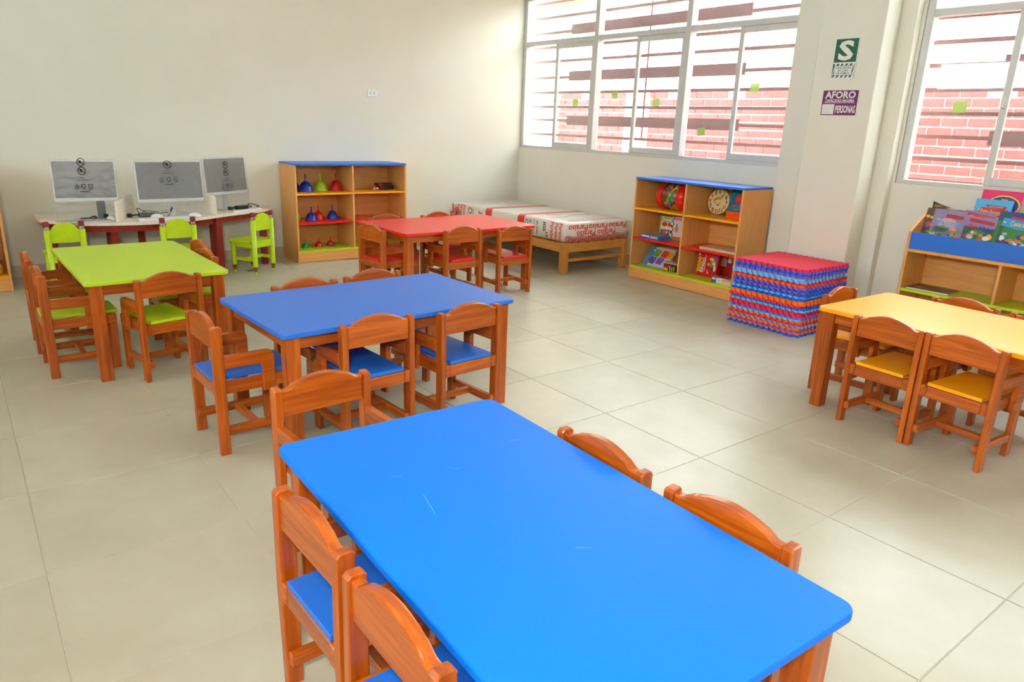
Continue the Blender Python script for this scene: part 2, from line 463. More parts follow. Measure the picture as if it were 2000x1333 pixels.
def window(name, ya, yb, zb, zt, zr0, zr1, mulls, mids, ytop_sash):
    w = bpy.data.objects.new(name, None); COL.objects.link(w); struct(w); w.location = (XW + .05, yb, zb)
    def L(b): return (b[0] - XW - .05, b[1] - XW - .05, b[2] - yb, b[3] - yb, b[4] - zb, b[5] - zb)
    x0, x1 = XW + .01, XW + .085
    e = .052
    bars_obj('frame', [L(b) for b in ((x0, x1, yb - e, yb, zb, zt), (x0, x1, ya, ya + e, zb, zt), (x0, x1, ya + e, yb - e, zb, zb + .03), (x0, x1, ya + e, yb - e, zt - .035, zt))], w)
    bars_obj('transom', [L((x0 - .004, x1, ya + e, yb - e, zr0, zr1))], w)
    for m in mulls: bars_obj('mullion', [L((x0 - .007, x1 + .003, m - .031, m + .031, zb + .03, zt - .035))], w)
    edges = [yb - e] + [m for m in mulls for _ in (0, 1)] + [ya + e]
    secs = []
    k = [yb - e] + list(mulls) + [ya + e]
    for q in range(len(k) - 1):
        hi = k[q] - (.031 if q else 0); lo = k[q + 1] + (.031 if q < len(k) - 2 else 0)
        secs.append((hi, lo))
    for (hi, lo), mid in zip(secs, mids):
        # upper fixed pane
        p = ob('pane', mesh('pane', _bx((XW + .048, XW + .052, lo, hi, zr1, zt - .035), L), GLASS), w)
        # lower: fixed pane towards +y, sliding sash towards -y
        if mid is not None:
            p = ob('pane', mesh('pane', _bx((XW + .062, XW + .066, mid - .01, hi, zb + .03, zr0), L), GLASS), w)
            sx0, sx1 = XW + .018, XW + .044
            s = bars_obj('sash', [L(b) for b in ((sx0, sx1, mid - .022, mid + .022, zb + .03, zr0), (sx0, sx1, lo, lo + .04, zb + .03, zr0),
                                                 (sx0, sx1, lo + .04, mid - .022, zb + .03, zb + .085), (sx0, sx1, lo + .04, mid - .022, zr0 - .05, zr0))], w)
            ob('pane', mesh('pane', _bx((XW + .030, XW + .034, lo + .04, mid - .022, zb + .085, zr0 - .05), L), GLASS), s)
            g = lathe('latch', FERR, s, [(0, -.004), (.011, -.003), (.012, 0), (.011, .006), (0, .009)], 12)
            g.rotation_euler = (0, -PI / 2, 0)
            g.location = Vector(L((sx0 - .001, 0, mid, 0, (zb + zr0) / 2 - .03, 0))[0:5:2])
    return w
def _bx(b, L):
    bm = bmesh.new(); bx(bm, *L(b)); return bm
window('window_1', -.66, YB - .003, 1.118, ZT, 2.262, 2.312, (1.79, .566), (2.425, 1.192, -.022), None)
window('window_2', -6.5, -1.552, 1.068, ZT, 2.21, 2.258, (-2.79, -4.03, -5.27), (-2.155, -3.40, -4.64, -5.9), None)

for y, z, lab in ((2.086, 1.642, 'leftmost of the green paper stickers on the wide window glass'), (1.515, 1.713, 'green paper sticker on the middle section left pane of the wide window'),
                  (.903, 1.642, 'tilted green paper sticker on the middle sliding sash of the wide window'), (.341, 1.38, 'lowest green paper sticker on the wide window glass'),
                  (-.207, 1.762, 'largest green paper sticker, near the wide window\'s right edge'), (-1.869, 1.611, 'pale green paper sticker on the narrow right-hand window glass')):
    right = y in (2.086, .903, -.207)
    xs = XW + (.0298 if right else .0618)
    o = box('paper_sticker', STICK, None, -.0008, 0, -.045, .045, -.036, .036, 0, 1, (xs, y, z), (random.uniform(-.12, .12), 0, 0))
    tag(o, lab, 'sticker', 'green stickers on the window panes')

w3 = bpy.data.objects.new('fill_window', None); COL.objects.link(w3); struct(w3); w3.location = (XL - .08, LW0, LZ0)  # added window bank, out of view, brightening the right wall and column
LL, HH = LW1 - LW0, LZ1 - LZ0
bars_obj('frame', [(-.03, .03, 0, LL, 0, .04), (-.03, .03, 0, LL, HH - .04, HH), (-.03, .03, 0, .04, .04, HH - .04), (-.03, .03, LL - .04, LL, .04, HH - .04)], w3)
for k in range(1, 7): bars_obj('mullion', [(-.03, .03, LL * k / 7 - .02, LL * k / 7 + .02, .04, HH - .04)], w3)
for k in range(7): box('pane', GLASS, w3, -.002, .002, LL * k / 7 + .02, LL * (k + 1) / 7 - .02, .04, HH - .04, 0)

# ------------------------------------------------------------------ window grilles outside
def grille(label, ya, yb, zs, boards, rods):
    g = thing('window_grille', label, 'grille', (5.24, yb, 0))
    for z in zs: box('bar', STEEL, g, -.012, .012, ya - yb, 0, z - .015, z + .015, .002)
    for y0, y1, z in boards:
        bm = bmesh.new(); bx(bm, -.04, -.034, y0 - yb, y1 - yb, z - .052, z + .052); bx(bm, -.034, -.012, y0 - yb, y1 - yb, z - .052, z - .046); bx(bm, -.034, -.012, y0 - yb, y1 - yb, z + .046, z + .052)
        ob('board', mesh('board', bm, STEEL), g)
    for y in rods: box('rod', STEEL, g, -.008, .008, y - yb - .008, y - yb + .008, min(zs), max(zs), .001)
    for y in (ya, yb): box('post', STEEL, g, -.015, .015, y - yb - .015, y - yb + .015, min(zs) - .12, max(zs) + .12, .002)
    return g
zz = [1.12 + .162 * k for k in range(11)]
zs1 = [1.28, 1.45, 1.602, 1.765, 1.932, 2.115, 2.27, 2.43, 2.60, 2.76]
grille('rust red steel grille outside the wide window with three broad boards', -.9, 3.45, zs1, [(.07, 2.47, 1.452), (.07, 2.47, 1.942), (.07, 2.47, 2.44)], [1.30])
zs2 = [1.09, 1.25, 1.41, 1.575, 1.74, 1.91, 2.07, 2.24, 2.40, 2.56, 2.72]
grille('rust red steel grille outside the narrow right-hand window', -6.6, -1.35, zs2, [(-4.4, -2.02, 1.91), (-4.4, -2.02, 1.41), (-4.4, -2.02, 2.40)], [-3.2])

# ------------------------------------------------------------------ neighbouring brick wall
bw = bpy.data.objects.new('wall_outside', None); COL.objects.link(bw); struct(bw); bw.location = (7.8, 0, 0)
bm = bmesh.new(); bx(bm, .008, .20, -7, 3.55, 0, 3.5); bx(bm, .008, .20, 4.03, 5.62, 0, 3.5)
ob('mortar_bed', mesh('mortar_bed', bm, MORT), bw)
bm = bmesh.new(); bx(bm, -.03, .22, 3.55, 4.03, 0, 3.5, .004); ob('pillar', mesh('pillar', bm, RENDER_), bw)
bm = bmesh.new(); bx(bm, -.03, .22, 5.62, 10.5, 0, 3.5, .004); ob('rendered_panel', mesh('rendered_panel', bm, RENDER_), bw)
_bk = {}
def brick_me(l, m):
    k = (round(l, 3), m.name)
    if k not in _bk:
        b = bmesh.new(); bx(b, 0, .03, 0, l, 0, .086)
        es = [e for e in b.edges if all(v.co.x < 1e-6 for v in e.verts)]
        bmesh.ops.bevel(b, geom=es, offset=.004, segments=1, affect='EDGES'); _bk[k] = mesh('brick', b, m)
    return _bk[k]
stuff = {BRICKR: bmesh.new(), BRICKC: bmesh.new()}
nb = 0
for k in range(34):
    z = .05 + k * .0985
    for ya, yb in ((-7, 3.55), (4.03, 5.62)):
        y = ya - (.13 if k % 2 else 0)
        while y < yb:
            a, b_ = max(y, ya), min(y + .252, yb)
            if b_ - a > .03:
                m = BRICKR if z < 1.86 + random.uniform(-.05, .05) else BRICKC
                ym = (a + b_) / 2
                w2 = -2.4 < ym < -.45 and .95 < z < 2.75
                w1 = .95 < ym < 5.7 and .95 < z < 1.9
                off = random.uniform(-.004, .003)
                if (w2 or w1) and nb < 300:
                    ob('brick', brick_me(b_ - a, m), bw, (off - .006, a, z)); nb += 1
                else:
                    bx(stuff[m], off - .006, .03, a, b_, z, z + .086)
            y += .262
for m, nme in ((BRICKR, 'red_courses'), (BRICKC, 'cream_courses')):
    o = ob(nme, mesh(nme, stuff[m], m), bw); o['kind'] = 'stuff'
bm = bmesh.new(); bx(bm, -.55, .3, 4.9, 10.5, 3.26, 3.7, .01)
o = ob('roof_beam', mesh('roof_beam', bm, plain('ochre_paint', (196, 150, 70), .7))); o.location = (7.8, 0, 0)
tag(o, 'ochre painted roof beam over the pale wall outside the wide window', 'beam')
bm = bmesh.new(); bx(bm, XO, 7.8, -9, 11, -.2, -.02); bx(bm, -30, XL - .15, -25, 25, -.2, -.02)
o = struct(ob('ground_outside', mesh('ground_outside', bm, plain('concrete_path', (190, 184, 172), .9))))

# ------------------------------------------------------------------ added fill lights on the ceiling, unseen above the frame
EM, nt, b = base_mat('fill_diffuser')
b.inputs['Emission Color'].default_value = (1, .99, .97, 1); b.inputs['Emission Strength'].default_value = FILL_STRENGTH
for k, (x, y) in enumerate(((-2.4, -4.6), (1.4, -4.6), (-2.4, -1.2), (1.4, -1.2), (-2.4, 1.6), (1.4, 1.6))):
    t = thing('fill_lamp', ('added white ceiling fill light, %s row, %s side' % (('front', 'middle', 'back')[k // 2], ('door', 'window')[k % 2])), 'fill light', (x, y, ZC), 0, 'added fill lights')
    box('housing', WHITE, t, -.62, .62, -.17, .17, -.06, -.001, .004)
    box('diffuser', EM, t, -.59, .59, -.14, .14, -.072, -.061, .002)

# ================================================================== FURNITURE
SEAT = {'blue': BLUE2, 'lime': LIME, 'red': RED, 'yellow': YEL}
def chair_proto(col):
    t = thing('small_chair', 'x', 'chair', (0, 0, 0))
    for s in (-1, 1):
        bm = bmesh.new(); prism_bm(bm, [(0.002, 0), (.043, 0), (.043, .543), (.036, .551), (.008, .551), (0, .543), (-.002, .3)], 'x', .144 * s, .170 * s, .003)
        ob('rear_leg', mesh('rear_leg', bm, MW['z']), t)
        box('front_leg', MW['z'], t, *sorted((.119 * s, .1435 * s)), .297, .342, 0, .2565, .003)
        box('side_rail', MW['y'], t, *sorted((.119 * s, .1435 * s)), .0, .345, .257, .311, .003)
        a = [(.0435, .374), (.185, .374), (.193, .371), (.197, .364), (.197, .250), (.248, .250), (.248, .400)]
        a += [(.218 + .03 * math.cos(math.radians(q)), .397 + .03 * math.sin(math.radians(q))) for q in range(12, 91, 13)] + [(.0435, .427)]
        prism('armrest', MW['y'], t, a, 'x', .1445 * s, .170 * s, .003)
        box('stretcher', MW['y'], t, *sorted((.119 * s, .1435 * s)), .006, .2965, .074, .110, .003)
    box('cross_stretcher', MW['x'], t, -.1185, .1185, .160, .186, .079, .108, .002)
    box('back_rail', MW['x'], t, -.1185, .1185, .003, .026, .255, .308, .003)
    box('front_rail', MW['x'], t, -.1185, .1185, .320, .342, .255, .308, .003)
    top = []
    for k in range(41):
        x = .1435 - .287 * k / 40; q = abs(x)
        if q > .128: z = .541
        elif q > .088:
            w = (.128 - q) / .04; w = w * w * (3 - 2 * w); z = .541 + .018 * w
        else: z = .559 + .018 * (1 - (q / .088) ** 2)
        top.append((x, z))
    prism('backrest', MW['x'], t, [(-.1435, .452), (.1435, .452)] + top, 'y', .007, .035, .0045, 2)
    bm = bmesh.new(); bx(bm, -.117, .117, .004, .356, .3115, .328, .0015, 1)
    ob('seat', mesh('seat', bm, SEAT[col]), t)
    return t
R = math.radians
CH = {
 'blue': [((.222, -1.992), 2.5 + 180, 1.0, 'blue seat wooden armchair at the far end of the nearest blue table'),
          ((-.166, -2.815), -88.5, 1.0, 'blue seat wooden armchair on the left of the nearest blue table, the farther of two'),
          ((-.172, -3.205), -89.5, 1.0, 'blue seat wooden armchair cut by the bottom edge, left of the nearest blue table'),
          ((.662, -2.913), 88, 1.0, 'wooden armchair back, farther of two showing right of the nearest blue table'),
          ((.662, -3.322), 92.5, 1.0, 'wooden armchair back, nearer of two showing right of the nearest blue table'),
          ((.070, -1.095), -88, 1.015, 'blue seat wooden armchair seen sideways at the left end of the middle blue table'),
          ((.692, -1.522), 3.5, 1.03, 'blue seat wooden armchair with back to camera, left of two at the middle blue table'),
          ((1.150, -1.545), 4.5, 1.03, 'blue seat wooden armchair with back to camera, right of two at the middle blue table'),
          ((.703, -.652), 184, 1.03, 'arched wooden chair back behind the middle blue table, left one'),
          ((1.11, -.600), 186, 1.03, 'arched wooden chair back behind the middle blue table, right one')],
 'lime': [((.178, -.157), 11, 1.0, 'lime seat wooden armchair with back to camera at the front of the lime table'),
          ((-.392, .298), -89, 1.0, 'lime seat wooden armchair left of the lime table, nearer of two'),
          ((-.402, .800), -91, 1.0, 'lime seat wooden armchair left of the lime table, farther of two'),
          ((.558, .486), 91, 1.0, 'lime seat wooden armchair right of the lime table, nearer of two'),
          ((.612, .839), 90, 1.0, 'lime seat wooden armchair right of the lime table, farther of two')],
 'red': [((1.868, .930), -86, 1.04, 'red seat wooden armchair at the left end of the red table'),
         ((2.491, .531), 3, 1.045, 'red seat wooden armchair with back to camera, left of two at the red table'),
         ((3.004, .530), -2, 1.0, 'red seat wooden armchair with back to camera, right of two at the red table'),
         ((2.295, 1.50), 179, 1.04, 'wooden chair back behind the red table, in front of the funnel shelf'),
         ((2.813, 1.482), 183, 1.04, 'wooden chair back behind the red table, nearest the wrapped mattress')],
 'yellow': [((3.232, -2.142), 183, 1.0, 'yellow seat wooden armchair at the far end of the yellow table by the foam mats'),
            ((2.742, -2.665), -93, 1.0, 'yellow seat wooden armchair with back to camera, left of two at the yellow table'),
            ((2.724, -3.008), -95, 1.0, 'yellow seat wooden armchair with back to camera, right of two at the yellow table'),
            ((3.607, -2.678), 87, 1.0, 'wooden chair back behind the yellow table, left one by the book rack'),
            ((3.60, -3.065), 88, 1.0, 'wooden chair back behind the yellow table, cut by the right frame edge')],
}
for col, lst in CH.items():
    p = chair_proto(col)
    for k, ((x, y), a, s, lab) in enumerate(lst):
        if k == 0:
            p.location = (x, y, 0); p.rotation_euler = (0, 0, R(a)); p.scale = (s,) * 3; p['label'] = lab; p['group'] = 'small chairs round the %s tables' % col
        else: dup(p, (x, y, 0), R(a), lab, None, s)

def table(label, cx, cy, L, Wd, h, a, m):
    t = thing('small_table', label, 'table', (cx, cy, 0), R(a), 'low classroom tables')
    hx, hy = L / 2, Wd / 2
    bm = bmesh.new(); prism_bm(bm, rounded(-hx, hx, -hy, hy, .032, 7), 'z', h - .022, h, .004, 2)
    ob('tabletop', mesh('tabletop', bm, m), t)
    lw, ins = .060, .026
    for sx in (-1, 1):
        for sy in (-1, 1):
            xa = sx * (hx - ins); xb = xa - sx * lw; ya = sy * (hy - ins); yb = ya - sy * lw
            box('leg', MW['z'], t, *sorted((xa, xb)), *sorted((ya, yb)), 0, h - .0225, .003)
    for sy in (-1, 1):
        y0 = sy * (hy - ins - .012); y1 = y0 - sy * .022
        box('apron', MW['x'], t, -hx + ins + lw + .0005, hx - ins - lw - .0005, *sorted((y0, y1)), h - .078, h - .0225, .002)
    for sx in (-1, 1):
        x0 = sx * (hx - ins - .012); x1 = x0 - sx * .022
        box('apron', MW['y'], t, *sorted((x0, x1)), -hy + ins + lw + .0005, hy - ins - lw - .0005, h - .078, h - .0225, .002)
    return t
near = table('bright blue topped low table nearest the camera, with scratched top', .252, -3.035, .69, 1.24, .54, -1.8, BLUE)
P = Print((0, 0, .54), (1, 0, 0), (0, 1, 0)); SCR = plain('worn_blue', (96, 176, 250), .5)
for x0, y0, x1, y1 in ((-.14, .18, -.16, .09), (-.02, .27, .0, .25), (-.16, .30, -.14, .29), (.02, -.18, .05, -.20), (.21, .32, .24, .31)):
    P.line(x0, y0, x1, y1, .0016, SCR, 0); P.piece('scratch', near)
table('blue topped low wooden table in the middle of the room', .868, -1.090, 1.20, .745, .556, 2.3, BLUE2)
table('lime green topped low wooden table at the left', .140, .515, .718, 1.17, .54, 1.2, LIME)
table('red topped low wooden table in front of the funnel shelf', 2.627, .992, 1.275, .815, .564, .3, RED)
table('yellow topped low wooden table at the right edge', 3.148, -2.895, .708, 1.23, .54, -1.8, YEL)

# ------------------------------------------------------------------ shelving units
def shelf_unit(label, loc, rz, Wd=1.2, H=.952, D=.40, zs=(.12, .391, .672), cols=(LIME, RED, YEL), name='shelf_unit'):
    t = thing(name, label, 'shelf', loc, rz, 'six-compartment shelf units')
    h = Wd / 2; tk = .018
    for s in (-1, 1): box('side_panel', ML['z'], t, *sorted((s * h, s * (h - tk))), 0, D, 0, H - .0185, .001)
    box('divider', ML['z'], t, -tk / 2, tk / 2, .002, D - .008, zs[0] + .0005, H - .0185, .001)
    for k in range(2):
        x0 = -h if k == 0 else .0008; x1 = -.0008 if k == 0 else h
        box('top_panel', BLUE2, t, x0, x1, -.002, D, H - .018, H, .001)
    for z, m in zip(zs, cols):
        if z == zs[0]: box('shelf_board', m, t, -h + tk + .0005, h - tk - .0005, .001, D - .008, z - tk, z, .001)
        else:
            for s in (-1, 1): box('shelf_board', m, t, *sorted((s * (tk / 2 + .0005), s * (h - tk - .0005))), .001, D - .008, z - tk, z, .001)
    box('plinth', ML['x'], t, -h + tk + .0005, h - tk - .0005, .003, .02, 0.004, zs[0] - tk - .0005, .001)
    box('back_panel', ML['x'], t, -h + tk + .0005, h - tk - .0005, D - .0075, D, .05, H - .019, 0)
    return t
S1 = (2.532, 2.60)
shelf_unit('beech shelf unit with blue top holding coloured funnels, against the back wall', (S1[0], S1[1], 0), 0)
shelf_unit('beech shelf unit with blue top holding board games, under the wide window', (4.475, .0125, 0), -PI / 2)
shelf_unit('beech shelf unit at the left frame edge with a yellow bottom board', (-.995, 2.49, 0), 0, 1.2, .952, .40, (.12, .52, .74), (YEL, RED, LIME))

# ---- funnels
FB, FR, FL, FG = colour((20, 48, 158), .22), colour((206, 22, 20), .22), colour((176, 214, 26), .22), colour((10, 150, 62), .22)
def funnel(x, y, z, sc, m, lab, rim=None):
    t = thing('funnel', lab, 'funnel', (x, y, z), 0, 'upturned funnels on the shelves')
    R0 = .072 * sc
    pr = [(R0 * 1.03, 0), (R0 * 1.04, .004 * sc), (R0 * .98, .012 * sc), (R0 * .95, .03 * sc), (R0 * .83, .055 * sc), (R0 * .62, .078 * sc), (R0 * .38, .094 * sc), (R0 * .17, .103 * sc), (R0 * .13, .106 * sc)]
    lathe('bowl', m, t, pr, 28)
    lathe('spout', m, t, [(R0 * .135, .1055 * sc), (R0 * .12, .115 * sc), (R0 * .085, .172 * sc), (R0 * .06, .172 * sc), (R0 * .06, .168 * sc)], 16)
    if rim: lathe('rim', rim, t, [(R0 * 1.03, .0003), (R0 * 1.05, .002 * sc), (R0 * 1.03, .018 * sc), (R0 * .985, .018 * sc)], 28)
for z, sc, items in ((.6722, 1.0, ((2.028, 2.914, FB, 'large blue funnel half hidden behind the shelf side, top shelf'), (2.108, 2.780, FB, 'large blue funnel standing next to the lime one, top shelf'), (2.292, 2.86, FL, 'large lime funnel on the top shelf'), (2.445, 2.83, FR, 'large red funnel on the top shelf'))),
                     (.3912, .80, ((2.014, 2.86, FL, 'medium lime funnel half hidden behind the shelf side, middle shelf'), (2.140, 2.75, FB, 'medium blue funnel left of the red one, middle shelf'), (2.246, 2.83, FR, 'medium red funnel on the middle shelf'), (2.395, 2.82, FB, 'medium blue funnel right of the red one, middle shelf'))),
                     (.1202, .52, ((1.993, 2.80, FR, 'small red funnel hidden behind the shelf side, bottom shelf'), (2.068, 2.755, FG, 'small green funnel on the bottom shelf'), (2.218, 2.78, FR, 'small red funnel between the green and two-coloured ones, bottom shelf'), (2.352, 2.80, FR, 'small red funnel with a blue rim on the bottom shelf')))):
    for x, y, m, lab in items: funnel(x, y, z, sc, m, lab, FB if 'blue rim' in lab else None)
# ---- small things on the yellow shelf
for k, dx in enumerate((0, .012, .004)):
    z = .6722 + k * .0225
    t = thing('playing_card_box', ('bottom', 'middle', 'top')[k] + ' dark red and black card box of the small stack on the funnel shelf', 'box', (2.985 + dx - .012 * k, 2.80, z), R(4 + k * 2), 'stacked card boxes')
    box('box_body', colour((36, 14, 18), .35), t, -.055, .085, -.04, .04, 0, .0222, .001)
    box('box_end', colour((122, 16, 20), .35), t, -.085, -.0553, -.04, .04, 0, .0222, .001)
t = thing('candy_bag', 'small clear bag with red and white pieces beside the card boxes', 'bag', (2.86, 2.80, .6722))
for k, (dx, dy, c) in enumerate(((-.025, 0, (206, 40, 30)), (-.005, -.012, (240, 220, 214)), (.018, .004, (232, 120, 110)), (.038, -.006, (244, 236, 226)), (.0, .016, (214, 60, 50)))):
    lathe('piece', colour(c, .3), t, [(0, 0), (.012, .003), (.017, .012), (.011, .022), (0, .026)], 10, (dx, dy, 0))

# ------------------------------------------------------------------ left shelf contents
t = thing('glass_jar', 'glass jar with yellow contents on the left edge shelf', 'jar', (-.485, 2.60, .1203))
lathe('contents', colour((236, 196, 20), .5), t, [(0, .002), (.045, .002), (.052, .03), (.048, .075), (0, .08)], 20)
lathe('glass', film('jar_glass', (240, 240, 236), .06, .05, .08), t, [(.048, 0), (.055, .03), (.052, .085), (.040, .10), (.040, .115)], 20)
lathe('lid', colour((210, 210, 210), .3), t, [(.043, .112), (.044, .13), (0, .131)], 20)
t = thing('snack_bag', 'brown clear bag with dark red pieces behind the glass jar', 'bag', (-.50, 2.755, .1203))
bm = bmesh.new(); bmesh.ops.create_icosphere(bm, subdivisions=3, radius=1)
for v in bm.verts:
    n = 1 + .08 * math.sin(v.co.x * 9 + v.co.z * 5) + .06 * math.sin(v.co.y * 11)
    v.co = Vector((v.co.x * .048 * n, v.co.y * .07 * n, .085 + v.co.z * .083 * n))
ob('bag_body', mesh('bag_body', bm, colour((92, 62, 54), .25), True), t)
bm = bmesh.new()
for k in range(9):
    a = k * .7
    lathe_bm(bm, [(.003, .155), (.006, .175), (.012, .205)], 5, .008 * math.cos(a), .008 * math.sin(a))
ob('bag_neck', mesh('bag_neck', bm, colour((120, 96, 90), .25), True), t)

# ------------------------------------------------------------------ half-moon computer table
ct = thing('computer_table', 'half-moon computer table with pale top and mahogany legs at the back wall', 'table', (.82, 2.6, 0))
edge = [(-.165, 2.985), (-.168, 2.72), (-.135, 2.57), (-.02, 2.425), (.115, 2.30), (.33, 2.222), (.587, 2.195), (.926, 2.285), (1.22, 2.465), (1.45, 2.585), (1.68, 2.705), (1.785, 2.85), (1.80, 2.985)]
E2 = [Vector((p.x, p.y, 0)) for p in spline([(x, y, 0) for x, y in edge], 5)]
o3 = Vector((.82, 2.6, 0))
HT = .525
bm = bmesh.new(); prism_bm(bm, [(p.x - o3.x, p.y - o3.y) for p in E2], 'z', HT - .024, HT, .003, 1)
ob('tabletop', mesh('tabletop', bm, PALE), ct)
bm = bmesh.new()
def inset(d):
    out = []
    for i, p in enumerate(E2):
        a = E2[max(i - 1, 0)]; b_ = E2[min(i + 1, len(E2) - 1)]; tdir = (b_ - a).normalized(); out.append(p + Vector((-tdir.y, tdir.x, 0)) * d)
    return out
I1, I2 = inset(.045), inset(.063)
sec = [[bm.verts.new((q.x - o3.x, q.y - o3.y, z)) for q, z in ((a, HT - .0245), (a, HT - .078), (b_, HT - .078), (b_, HT - .0245))] for a, b_ in zip(I1, I2)]
for A, B in zip(sec, sec[1:]):
    for k in range(4): bm.faces.new((A[k], A[(k + 1) % 4], B[(k + 1) % 4], B[k]))
bm.faces.new(sec[0]); bm.faces.new(sec[-1][::-1])
ob('apron', mesh('apron', bm, MAHO['x']), ct)
for x, y in ((1.165, 2.475), (1.648, 2.735), (1.205, 2.80), (.32, 2.32), (.353, 2.78), (.60, 2.80), (-.07, 2.68)):
    yy = y - .08 if (x, y) == (1.165, 2.475) else y
    box('leg', MAHO['z'], ct, -.026, .026, -.026, .026, 0, HT - .0245, .003, 1, (x - o3.x, yy + (.075 if yy != y else 0) - o3.y, 0))
for (ax, ay), (bx_, by) in (((.342, 2.262), (.555, 2.80)), ((1.155, 2.455), (.955, 2.84))):
    d = math.hypot(bx_ - ax, by - ay)
    pts = rounded(0, d, HT + .0005 - HT, .165, .03, 5)
    pts = [(0, 0)] + [(d, 0)] + [q for q in pts if q[1] > .05]
    o = prism('partition', PALE, ct, pts, 'y', -.009, .009, .002, 1, (ax - o3.x, ay - o3.y, HT + .0005), (0, 0, math.atan2(by - ay, bx_ - ax)))

def recycle(P, cx, cy, s):
    P.poly([(cx - s, cy - s * .8), (cx + s, cy - s * .8), (cx, cy + s)], INK, 1); P.poly([(cx - s * .62, cy - s * .58), (cx + s * .62, cy - s * .58), (cx, cy + s * .6)], SCREENF, 2)
def tri_arrows(P, cx, cy, s):
    for k in range(3):
        a = 2 * PI * k / 3 + .5
        P.line(cx + s * math.cos(a), cy + s * math.sin(a), cx + s * math.cos(a + 1.5), cy + s * math.sin(a + 1.5), s * .35, INK, 1)
def nobox(P, cx, cy, s):
    P.rect(cx - s, cy - s * .8, cx + s, cy + s * .8, INK, 1); P.rect(cx - s * .72, cy - s * .55, cx + s * .72, cy + s * .55, SCREENF, 2)
    P.line(cx - s * .5, cy - s * .2, cx + s * .5, cy + s * .25, s * .2, INK, 3)
SCREENF = plain('film_over_screen', (128, 130, 128), .4)

def monitor(label, x, y, rz, wd, ht, z0, lean, sy, top_icon):
    t = thing('computer', label, 'computer', (x, y, HT + .0003), rz, 'wrapped all-in-one computers')
    h = wd / 2
    bz = z0 - HT
    def TR(o): o.rotation_euler = (lean, 0, 0); o.location = (0, 0, bz); return o
    TR(box('case', WHITE, t, -h, h, 0, .028, 0, ht, .004, 2))
    TR(box('screen', SCREEN, t, -h + .006, h - .006, -.0015, -.0002, .026, ht - .007, 0))
    box('stand_neck', colour((60, 62, 66), .3) if sy < .5 else colour((206, 206, 208), .3), t, -.03 + .09 * (1 - sy), .03 + .09 * (1 - sy), .032, .046, .006, bz + .12, .003)
    box('stand_base', colour((214, 216, 218), .25), t, *((-.11, .15, -.05, .10) if rz < .4 else (-.08, .07, -.015, .10)), 0, .006, .002)
    # clear bag hanging over the front and below the case
    bm = bmesh.new(); nx, nz = 60, 44; zb = .02 - bz if sy != 9 else 0
    V = []
    for j in range(nz + 1):
        row = []
        for i in range(nx + 1):
            X = -h - .006 + (wd + .012) * i / nx; Zz = -bz + .012 + (ht + bz + .0) * j / nz
            w = .0016 * math.sin(X * 42 + Zz * 64 + x * 9 + 2.0 * math.sin(Zz * 17)) + .0012 * math.sin(X * 23 - Zz * 91 + y * 5 + 1.5 * math.sin(X * 31)) + .0006 * math.sin(X * 150 + Zz * 120 + 2 * math.sin(X * 40))
            pull = .0 if Zz > 0 else .018 * (-Zz / bz)
            row.append(bm.verts.new((X, -.012 + w + pull, Zz)))
        V.append(row)
    for j in range(nz):
        for i in range(nx): bm.faces.new((V[j][i], V[j][i + 1], V[j + 1][i + 1], V[j + 1][i]))
    bag = TR(ob('plastic_bag', mesh('plastic_bag', bm, BAGF, True), t))
    P = Print((0, -.0165, 0), (1, 0, 0), (0, 0, 1))
    cx = -.012; k = wd / .5 * 1.2
    for q, zc in enumerate(top_icon):
        P.ring(cx, zc, .027 * k, .032, .006, INK, 1)
        P.ell(cx - .004, zc + .002, .011, .013, INK, 1, 9); P.line(cx - .018 * k, zc + .018, cx + .018 * k, zc - .018, .005, INK, 2)
        P.piece('warning_symbol', bag)
    zl = top_icon[-1] - .055
    for q in range(4): P.rect(cx - (.016 + .010 * q) * k, zl - q * .0085, cx + (.016 + .010 * q) * k, zl - q * .0085 + .0028, GREY if q % 2 else INK, 1)
    P.piece('small_print', bag)
    zi = zl - .062
    recycle(P, cx - .045 * k, zi, .016); tri_arrows(P, cx, zi, .017); nobox(P, cx + .045 * k, zi, .016)
    for q in (-1, 0, 1): P.rect(cx + q * .045 * k - .014, zi - .026, cx + q * .045 * k + .014, zi - .022, INK, 1)
    P.rect(cx - .028 * k, zi - .046, cx + .03 * k, zi - .041, INK, 1); P.rect(cx - .062 * k, zi - .057, cx + .062 * k, zi - .0545, GREY, 1)
    P.piece('recycling_symbols', bag)
    P.rect(h - .09, .04, h - .03, .046, GREY, 1); P.rect(h - .08, .032, h - .03, .036, GREY, 1)
    P.build('corner_print', bag)
    return t
monitor('leftmost of the three wrapped white all-in-one computers', .186, 2.52, R(-8), .438, .315, .668, R(-4), .0, (.303, .236))
monitor('middle one of the three wrapped white all-in-one computers, between the partitions', .805, 2.46, R(4), .522, .332, .650, R(-3), 1.0, (.305,))
monitor('rightmost wrapped white all-in-one computer, turned towards the right-hand chair', 1.350, 2.745, R(30), .505, .325, .672, R(-3), 1.0, (.262, .195))

